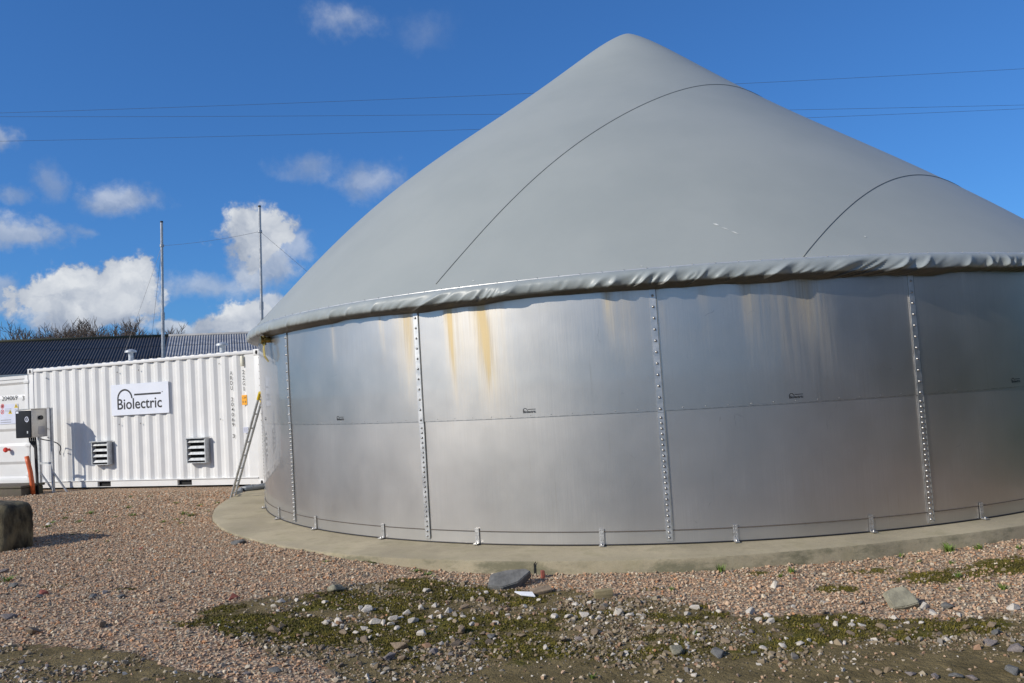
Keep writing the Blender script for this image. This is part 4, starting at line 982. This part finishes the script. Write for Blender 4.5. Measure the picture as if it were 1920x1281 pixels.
P = on_ground(1018, 1083); o = MB().box((0, 0, 0), (.03, .05, .07), bev=.003).build('brick_fragment', M['red_stone'], None, loc=(P[0], P[1], P[2] + .025), auto=40); o.rotation_euler = (0, 0, R_(10)); tag(o, 'small dark red brick fragment standing by the plinth crack', 'brick')
# rubble picked from the photograph: (x, y, size in photo pixels)
A_ = lambda l, ox, oy, s: [(ox + x / s, oy + y / s, w / s) for x, y, w in l]
WHITE = A_([(255, 470, 80), (165, 510, 50), (100, 535, 75), (35, 545, 50), (300, 540, 75), (345, 545, 70), (390, 550, 60), (400, 520, 65), (505, 530, 85), (475, 490, 60), (550, 460, 80), (630, 450, 60), (700, 480, 60), (655, 510, 60), (710, 525, 40), (605, 515, 50), (560, 602, 75), (240, 575, 55), (195, 600, 45), (662, 657, 48),
            (1230, 680, 68), (965, 495, 35), (1020, 505, 45), (1090, 517, 45), (1280, 510, 60), (1355, 507, 75), (1440, 500, 70), (1480, 517, 50), (1520, 522, 40), (1620, 490, 85), (1690, 500, 65), (1745, 502, 50), (580, 367, 65), (905, 378, 40), (1195, 420, 38), (1472, 432, 55), (960, 545, 50), (830, 552, 50), (1662, 712, 50), (340, 820, 35), (640, 485, 40), (120, 560, 35), (420, 575, 45), (780, 510, 38), (620, 770, 35), (1530, 490, 45), (840, 520, 40), (440, 515, 45)], 600, 980, 2.909)
WHITE += A_([(185, 503, 70), (135, 537, 50), (308, 527, 40), (475, 528, 75), (515, 568, 55), (600, 388, 85), (670, 560, 32), (282, 607, 40), (207, 612, 38), (580, 577, 55), (240, 560, 35), (735, 693, 55), (640, 707, 60), (540, 718, 50), (1008, 593, 50), (925, 593, 60), (968, 557, 40), (1235, 562, 50), (1380, 590, 40), (1868, 507, 75), (1390, 497, 80), (1440, 532, 55), (780, 680, 40), (1515, 678, 60), (970, 692, 50), (430, 610, 35), (560, 545, 45), (700, 500, 40), (880, 560, 40), (1060, 598, 50), (1580, 545, 45), (1300, 585, 35), (660, 670, 30), (1690, 560, 30), (860, 480, 40), (980, 470, 35), (100, 890, 45), (175, 862, 45)], 1240, 960, 2.8235)
WHITE += A_([(585, 630, 55), (270, 250, 40), (1080, 515, 50), (1580, 680, 60), (860, 310, 28), (620, 748, 32), (1840, 795, 50), (1880, 815, 50), (1740, 760, 40)], 0, 900, 3.0)
BROWN = A_([(770, 582, 105), (435, 670, 120), (735, 632, 70), (735, 662, 75), (1415, 578, 60), (1100, 612, 60), (890, 606, 50), (1500, 592, 80), (1585, 602, 70), (925, 652, 60), (790, 457, 65), (910, 464, 65), (450, 738, 70), (65, 822, 80), (1835, 762, 50), (1220, 527, 45), (1415, 632, 60), (240, 636, 70), (130, 598, 60), (1700, 600, 50), (1740, 430, 70), (330, 740, 60), (1330, 640, 60), (600, 540, 50), (1640, 770, 60), (110, 775, 55), (560, 740, 50), (1010, 395, 55), (880, 415, 60), (1540, 470, 60)], 600, 980, 2.909)
BROWN += A_([(770, 502, 50), (610, 622, 60), (1470, 642, 60), (265, 695, 50), (340, 680, 60), (172, 684, 35), (20, 690, 45), (400, 640, 50), (1070, 612, 60), (240, 705, 40), (820, 600, 50), (1750, 600, 60), (90, 600, 50), (120, 650, 45), (1000, 640, 55), (1165, 605, 60), (1690, 690, 70), (860, 530, 55)], 1240, 960, 2.8235)
BROWN += A_([(575, 815, 75), (1540, 838, 95), (1870, 1085, 80), (190, 850, 95), (1810, 940, 60), (1600, 1080, 45), (905, 680, 40)], 0, 900, 3.0)
GREY = A_([(620, 702, 70), (712, 718, 55), (940, 617, 70), (1410, 632, 65), (370, 730, 95), (300, 772, 60)], 600, 980, 2.909)
GREY += A_([(300, 742, 110), (1870, 717, 90), (1860, 837, 90), (1560, 862, 80), (1525, 497, 90), (475, 632, 50), (490, 742, 40), (1640, 880, 60), (1770, 638, 60), (1320, 850, 60), (1740, 690, 80), (1060, 480, 50), (975, 212, 60), (520, 255, 35), (1450, 870, 60)], 1240, 960, 2.8235)
GREY += A_([(50, 765, 85), (525, 655, 65), (220, 652, 60), (30, 510, 60), (75, 592, 70), (1540, 1068, 80), (1395, 1090, 60), (960, 660, 40), (1095, 380, 35), (680, 655, 50), (860, 565, 35), (830, 690, 30), (120, 1025, 50), (265, 1045, 40)], 0, 900, 3.0)
RED = A_([(1308, 660, 70), (795, 385, 28), (250, 636, 60), (140, 775, 28), (1575, 505, 22)], 0, 900, 3.0) + A_([(705, 352, 24), (1600, 325, 28)], 1240, 960, 2.8235)
protos = {}
LOOK = {'white': 'white limestone rubble chunk', 'brown': 'flattish brown rubble stone', 'grey': 'flat dark grey stone', 'red': 'brick red stone'}
for key, mt, fl in (('white', M['white_stone'], .52), ('brown', M['brown_stone'], .55), ('grey', M['slate_stone'], .4), ('purple', M['purple_stone'], .45), ('red', M['red_stone'], .5)):
    protos[key] = [rock_mesh(100 + i + 13 * len(protos), 13, fl, .02, key + '_stone', mt, (1, random.uniform(.65, .9), 1)) for i in range(7)]
LMK = [('the slate slab', 952, 1096), ('the timber offcut', 1132, 1121), ('the tile shard', 985, 1121), ('the squarish slab', 1690, 1128), ('the rounded tan stone', 1268, 1226), ('the grey green stone', 634, 1108), ('the fullest grass tuft', 1352, 1074), ('the old block', 44, 1036), ('the lone brown slab', 190, 1185), ('the open earth', 1800, 1255), ('the moss tongue', 470, 1165), ('the plinth crack', 1003, 1085)]
LMP = [(n_, on_ground(a, b)) for n_, a, b in LMK]
def strew(lst, key, nm, label, group, cat='stone'):
    ws = sorted(w for _, _, w in lst); lo_, hi_ = ws[len(ws) // 3], ws[2 * len(ws) // 3]
    for (x, y, w) in lst:
        G_ = on_ground(x, y); gm, gd = float(f_moss(G_[:1], G_[1:2])[0]), float(f_dirt(G_[:1], G_[1:2])[0])
        where = 'in moss' if gm > .5 else ('on brown earth' if gd > .5 else 'on pink gravel')
        near = min(LMP, key=lambda q: np.hypot(*(q[1] - G_)[:2]))[0]
        size_ = 'small' if w < lo_ else ('large' if w > hi_ else 'middling')
        label = f"{size_} {LOOK[key]} lying {where}, nearest to {near}"
        P = on_ground(x, y + w * .15); sz = w * mpp(P) * 1.08
        k = key if not (key == 'grey' and random.random() < .4) else 'purple'
        put(nm, random.choice(protos[k]), P, sz, random.uniform(0, 6.28), label, cat, group, (random.uniform(-.25, .25), random.uniform(-.25, .25)), .22, random.uniform(.85, 1.15))
strew(WHITE, 'white', 'white_stone', 'chunk of white limestone rubble lying loose on the gravel', 'white rubble stones')
strew(BROWN, 'brown', 'brown_stone', 'flattish brown rubble stone lying among moss and gravel', 'brown rubble stones')
strew(GREY, 'grey', 'grey_flat_stone', 'flat dark grey stone lying on the gravel or bare earth', 'flat grey stones')
strew(RED, 'red', 'red_stone', 'small brick red stone lying in the pink gravel', 'red stones')

# gravel: instanced on points (nobody could count it)
def scatter(name, pts, scales, mt, meshes, label, hs=1.0):
    me = bpy.data.meshes.new(name); me.from_pydata(pts.tolist(), [], []); me.update()
    at = me.attributes.new('psize', 'FLOAT', 'POINT'); at.data.foreach_set('value', scales.astype(np.float32))
    o = bpy.data.objects.new(name, me); COL.objects.link(o); tag(o, label, None, None, 'stuff')
    ng = bpy.data.node_groups.new(name + '_nodes', 'GeometryNodeTree')
    ng.interface.new_socket('Geometry', in_out='INPUT', socket_type='NodeSocketGeometry'); ng.interface.new_socket('Geometry', in_out='OUTPUT', socket_type='NodeSocketGeometry')
    N = ng.nodes; Lk = ng.links.new
    gi = N.new('NodeGroupInput'); go = N.new('NodeGroupOutput')
    gti = N.new('GeometryNodeGeometryToInstance')
    for p in meshes:
        oi = N.new('GeometryNodeObjectInfo'); oi.inputs['Object'].default_value = p; oi.transform_space = 'ORIGINAL'; Lk(oi.outputs['Geometry'], gti.inputs[0])
    iop = N.new('GeometryNodeInstanceOnPoints'); iop.inputs['Pick Instance'].default_value = True
    rv = N.new('FunctionNodeRandomValue'); rv.data_type = 'FLOAT_VECTOR'; rv.inputs[0].default_value = (-.6, -.6, 0); rv.inputs[1].default_value = (.6, .6, 6.28)
    na = N.new('GeometryNodeInputNamedAttribute'); na.data_type = 'FLOAT'; na.inputs[0].default_value = 'psize'
    sm = N.new('GeometryNodeSetMaterial'); sm.inputs['Material'].default_value = mt
    Lk(gi.outputs[0], iop.inputs['Points']); Lk(gti.outputs[0], iop.inputs['Instance']); Lk(rv.outputs[0], iop.inputs['Rotation']); Lk(na.outputs[0], iop.inputs['Scale'])
    Lk(iop.outputs[0], sm.inputs['Geometry']); Lk(sm.outputs[0], go.inputs[0])
    md = o.modifiers.new('scatter', 'NODES'); md.node_group = ng; return o
def in_view(p):
    zc_ = p[:, 0] * FWD[0] + p[:, 1] * FWD[1] - EYE * FWD[2]; u_ = 960 + FPX * (p[:, 0] * RGT[0] + p[:, 1] * RGT[1] - EYE * RGT[2]) / zc_
    return p[(u_ > -420) & (u_ < 2560) & (np.hypot(p[:, 0] - TX, p[:, 1] - TY) > 6.86)]
pts = in_view(rng.uniform((-10.5, 3.9), (7.5, 16.4), (245000, 2))); x, y = pts[:, 0], pts[:, 1]
aa = np.arctan2(y - TY, x - TX); rr = np.hypot(x - TX, y - TY); plv = np.interp(aa, np.concatenate([PLA, [math.pi]]), np.concatenate([PLR, [7.2]]))
zc = (x * FWD[0] + y * FWD[1] - EYE * FWD[2]); px_ = 960 + FPX * (x * RGT[0] + y * RGT[1] - EYE * RGT[2]) / zc
inv = (px_ > -420) & (px_ < 2560) & (rr > plv + .005)
cl_ = (np.stack([x, y], -1) - CP[:2]) @ ux[:2]; co_ = (np.stack([x, y], -1) - CP[:2]) @ cn[:2]
inv &= ~((co_ < .46) & (cl_ > -8.9) & (cl_ < .3))
mo, di = f_moss(x, y), f_dirt(x, y); jit = fbm(x * 9, y * 9, 77, 3) - .5
pg = (1 - .93 * sstep(mo + jit * .7, .38, .62)) * (1 - .95 * sstep(di + jit * .5, .3, .55))
keep = inv & (rng.uniform(size=len(x)) < pg)
pts, x, y = pts[keep], x[keep], y[keep]
sz = rng.lognormal(math.log(.026), .32, len(x)).clip(.012, .06) * (1 + .25 * sstep(y, 9, 14))
pebs = [rock_mesh(300 + i, 10, random.uniform(.5, .8), 0, 'pebble', M['pebble'], (1, random.uniform(.6, .9), 1)) for i in range(6)]
peb_obs = []
for i, me in enumerate(pebs):
    P = on_ground(700 + 55 * i, 1085 + (i % 3) * 6); o = put('pebble', me, P, .05, i, 'larger pink pebble lying on the gravel in front of the plinth', 'stone', 'larger pebbles'); peb_obs.append(o)
scatter('gravel', np.stack([x, y, gz(x, y) + sz * .16], -1), sz, M['pebble'], peb_obs, 'pink crushed gravel covering the yard')
# mixed chips in the moss and on the bare earth
pts = in_view(rng.uniform((-6, 3.9), (6.5, 7.6), (150000, 2))); x, y = pts[:, 0], pts[:, 1]
mo, di = f_moss(x, y), f_dirt(x, y); rr = np.hypot(x - TX, y - TY)
band = sstep(y + .25 * (fbm(x, y, 8, 2) - .5), 4.75, 5.25)
prob = .07 * sstep(mo, .3, .6) + (.10 + .75 * sstep(fbm(x * 1.6, y * 2.4, 55, 3), .38, .56)) * sstep(di, .25, .55) * (.16 + .84 * band) * (1 - .88 * sstep(mo, .42, .66))
keep = (rr > 7.22) & (rng.uniform(size=len(x)) < prob)
x, y = x[keep], y[keep]; sz = (rng.lognormal(math.log(.02), .55, len(x)).clip(.008, .085))
scatter('rubble_chips', np.stack([x, y, gz(x, y) + sz * .08], -1), sz, M['chip'], peb_obs, 'mixed small rubble chips in moss and bare earth')

# moss cushions: short upright leaflets
pts = rng.uniform((-6, 3.9), (6.5, 9.5), (330000, 2)); pts = in_view(pts); x, y = pts[:, 0], pts[:, 1]; mo = f_moss(x, y) + (fbm(x * 9, y * 9, 91, 4) - .5) * .9
rr = np.hypot(x - TX, y - TY); keep = (mo > .50) & (rr > 7.22); x, y = x[keep][:75000], y[keep][:75000]; n = len(x)
h = rng.uniform(.006, .017, n); w = rng.uniform(.004, .008, n); an = rng.uniform(0, 6.28, n); zz = gz(x, y)
v = np.zeros((n, 3, 3)); v[:, 0] = np.stack([x - w * np.cos(an), y - w * np.sin(an), zz], -1); v[:, 1] = np.stack([x + w * np.cos(an), y + w * np.sin(an), zz], -1)
v[:, 2] = np.stack([x + rng.normal(0, .006, n), y + rng.normal(0, .006, n), zz + h], -1)
me = bpy.data.meshes.new('moss'); me.from_pydata(v.reshape(-1, 3).tolist(), [], np.arange(3 * n).reshape(-1, 3).tolist()); me.update(); me.materials.append(M['moss'])
o = bpy.data.objects.new('moss', me); COL.objects.link(o); tag(o, 'olive green moss growing over rubble and gravel', None, None, 'stuff')

# grass tufts
def tuft_mesh(seed, n=46):
    rd = random.Random(seed); mb = MB()
    for k in range(n):
        a = rd.uniform(0, 6.28); r = rd.uniform(0, .28); ln = rd.uniform(.5, 1.0); le = rd.uniform(.1, .65); w = .035
        b = np.array([r * math.cos(a), r * math.sin(a), 0]); o = np.array([math.cos(a + rd.gauss(0, .5)), math.sin(a + rd.gauss(0, .5)), 0]); s = np.array([-o[1], o[0], 0]) * w
        m_ = b + o * le * ln * .4 + np.array([0, 0, ln * .55]); t = b + o * le * ln + np.array([0, 0, ln * (1 - .35 * le)])
        mb.add([b - s, b + s, m_ + s * .8, m_ - s * .8, t], [(0, 1, 2, 3), (3, 2, 4)])
    me = bpy.data.meshes.new('grass_tuft'); me.from_pydata(mb.v, [], mb.f); me.update(); me.materials.append(M['grass']); return me
tm = [tuft_mesh(i) for i in range(4)]
def tuft(px, py, s, hs, label, group):
    P = on_ground(px, py); o = bpy.data.objects.new('grass_tuft', random.choice(tm)); COL.objects.link(o); k = s * mpp(P); o.scale = (k, k, k * hs); o.location = (P[0], P[1], P[2] - .004); o.rotation_euler = (0, 0, random.uniform(0, 6)); 
    if group:
        near = min(LMT, key=lambda q: np.hypot(*(q[1] - P)[:2]))[0]; sz_ = 'tiny' if s < 11 else ('small' if s < 15 else 'fuller')
        label = f'{sz_} {label}, nearest to {near}'
    tag(o, label, 'grass', group)
LMT = LMP + [(n_, on_ground(a, b)) for n_, a, b in (('the ladder feet', 436, 937), ('the cabinet', 83, 927), ('the first fork pocket', 195, 925), ('the second fork pocket', 347, 923), ('the slate piece', 449, 1020), ('the block shadow', 170, 1020))]
tuft(1352, 1074, 20, .95, 'bright green grass tuft, fullest of those along the plinth', None)
for (x_, y_, s_) in ((1484, 1074, 20), (1462, 1082, 12), (1690, 1045, 14), (1688, 1034, 12), (1835, 1030, 18), (1910, 1030, 14), (1784, 1058, 12), (1797, 1082, 16), (1880, 1105, 18), (1260, 1108, 14), (1780, 1035, 26), (1722, 1056, 12), (1304, 1190, 14), (1110, 1272, 16), (1800, 1107, 12)):
    tuft(x_, y_, s_, .7, 'green grass tuft before the plinth', 'small tufts before the plinth')
for (x_, y_, s_) in ((168, 964, 16), (98, 982, 13), (88, 990, 16), (148, 980, 14), (242, 953, 14), (250, 968, 16), (345, 965, 18), (358, 968, 16), (330, 976, 12), (340, 983, 12), (305, 980, 12), (408, 945, 12), (375, 950, 14), (245, 933, 10), (281, 932, 10), (122, 973, 12), (90, 958, 9), (127, 962, 10), (182, 997, 9), (136, 1003, 9), (13, 1090, 22), (200, 1016, 10), (640, 1040, 14), (610, 1055, 14), (330, 945, 12), (216, 970, 9), (390, 960, 9), (205, 1052, 9), (408, 1168, 10)):
    tuft(x_, y_, s_ * 1.1, .38, 'low grass tuft in the gravel yard', 'low tufts in the gravel yard')
for (x_, y_, s_) in ((690, 1052, 20), (700, 1056, 18), (678, 1048, 14), (780, 1072, 18), (800, 1078, 20), (812, 1082, 14)):
    tuft(x_, y_, s_, .3, 'low mossy tuft at the plinth foot', 'tufts at the plinth foot')

# ------------------------------------------------------------------ evergreens added out of view to darken the reflection in the steel wall
M['needles'] = mat('dark_evergreen', (0.03, 0.042, 0.02), 0.8, 0, 0.4, 2.0)
def evergreen(x, y, H, Rw, seed):
    rg = np.random.default_rng(seed); e = empty('added_evergreen_tree', (x, y, float(gz(x, y))), 0, 'dense dark evergreen tree beyond the yard, added unseen to darken the tank wall reflection', 'tree', 'evergreens added to darken the steel')
    MB().tube([(0, 0, -.1), (0.05, 0, H * .5), (0, 0, H * .95)], [.2, .13, .03], 8).build('trunk', M['bark'], e, smooth=True)
    n = 5200; t = rg.uniform(0.02, 1, n) ** .8; a = rg.uniform(0, 6.283, n); rr = Rw * (1 - t) ** .55 * np.sqrt(rg.uniform(.12, 1, n)) * (.75 + .5 * vnoise(a * 3, t * 7, seed)); c = np.stack([rr * np.cos(a), rr * np.sin(a), t * H], -1)
    u = rg.normal(size=(n, 3)); u /= np.linalg.norm(u, axis=1)[:, None]; w = np.cross(u, rg.normal(size=(n, 3))); w /= np.linalg.norm(w, axis=1)[:, None]; sz = rg.uniform(.12, .3, (n, 1))
    v = np.stack([c - u * sz, c + w * sz * .6, c + u * sz, c - w * sz * .6], 1).reshape(-1, 3)
    me = bpy.data.meshes.new('crown'); me.from_pydata(v.tolist(), [], np.arange(4 * n).reshape(-1, 4).tolist()); me.update(); me.materials.append(M['needles'])
    o = bpy.data.objects.new('crown', me); COL.objects.link(o); o.parent = e
for i in range(9):
    t = i / 8; evergreen(23.5 - 11 * t ** 1.3 + .6 * math.sin(i * 2.1), 7.5 - 19 * t, 6.6 + 1.1 * math.sin(i * 1.7), 2.1 + .3 * math.cos(i), 500 + i)
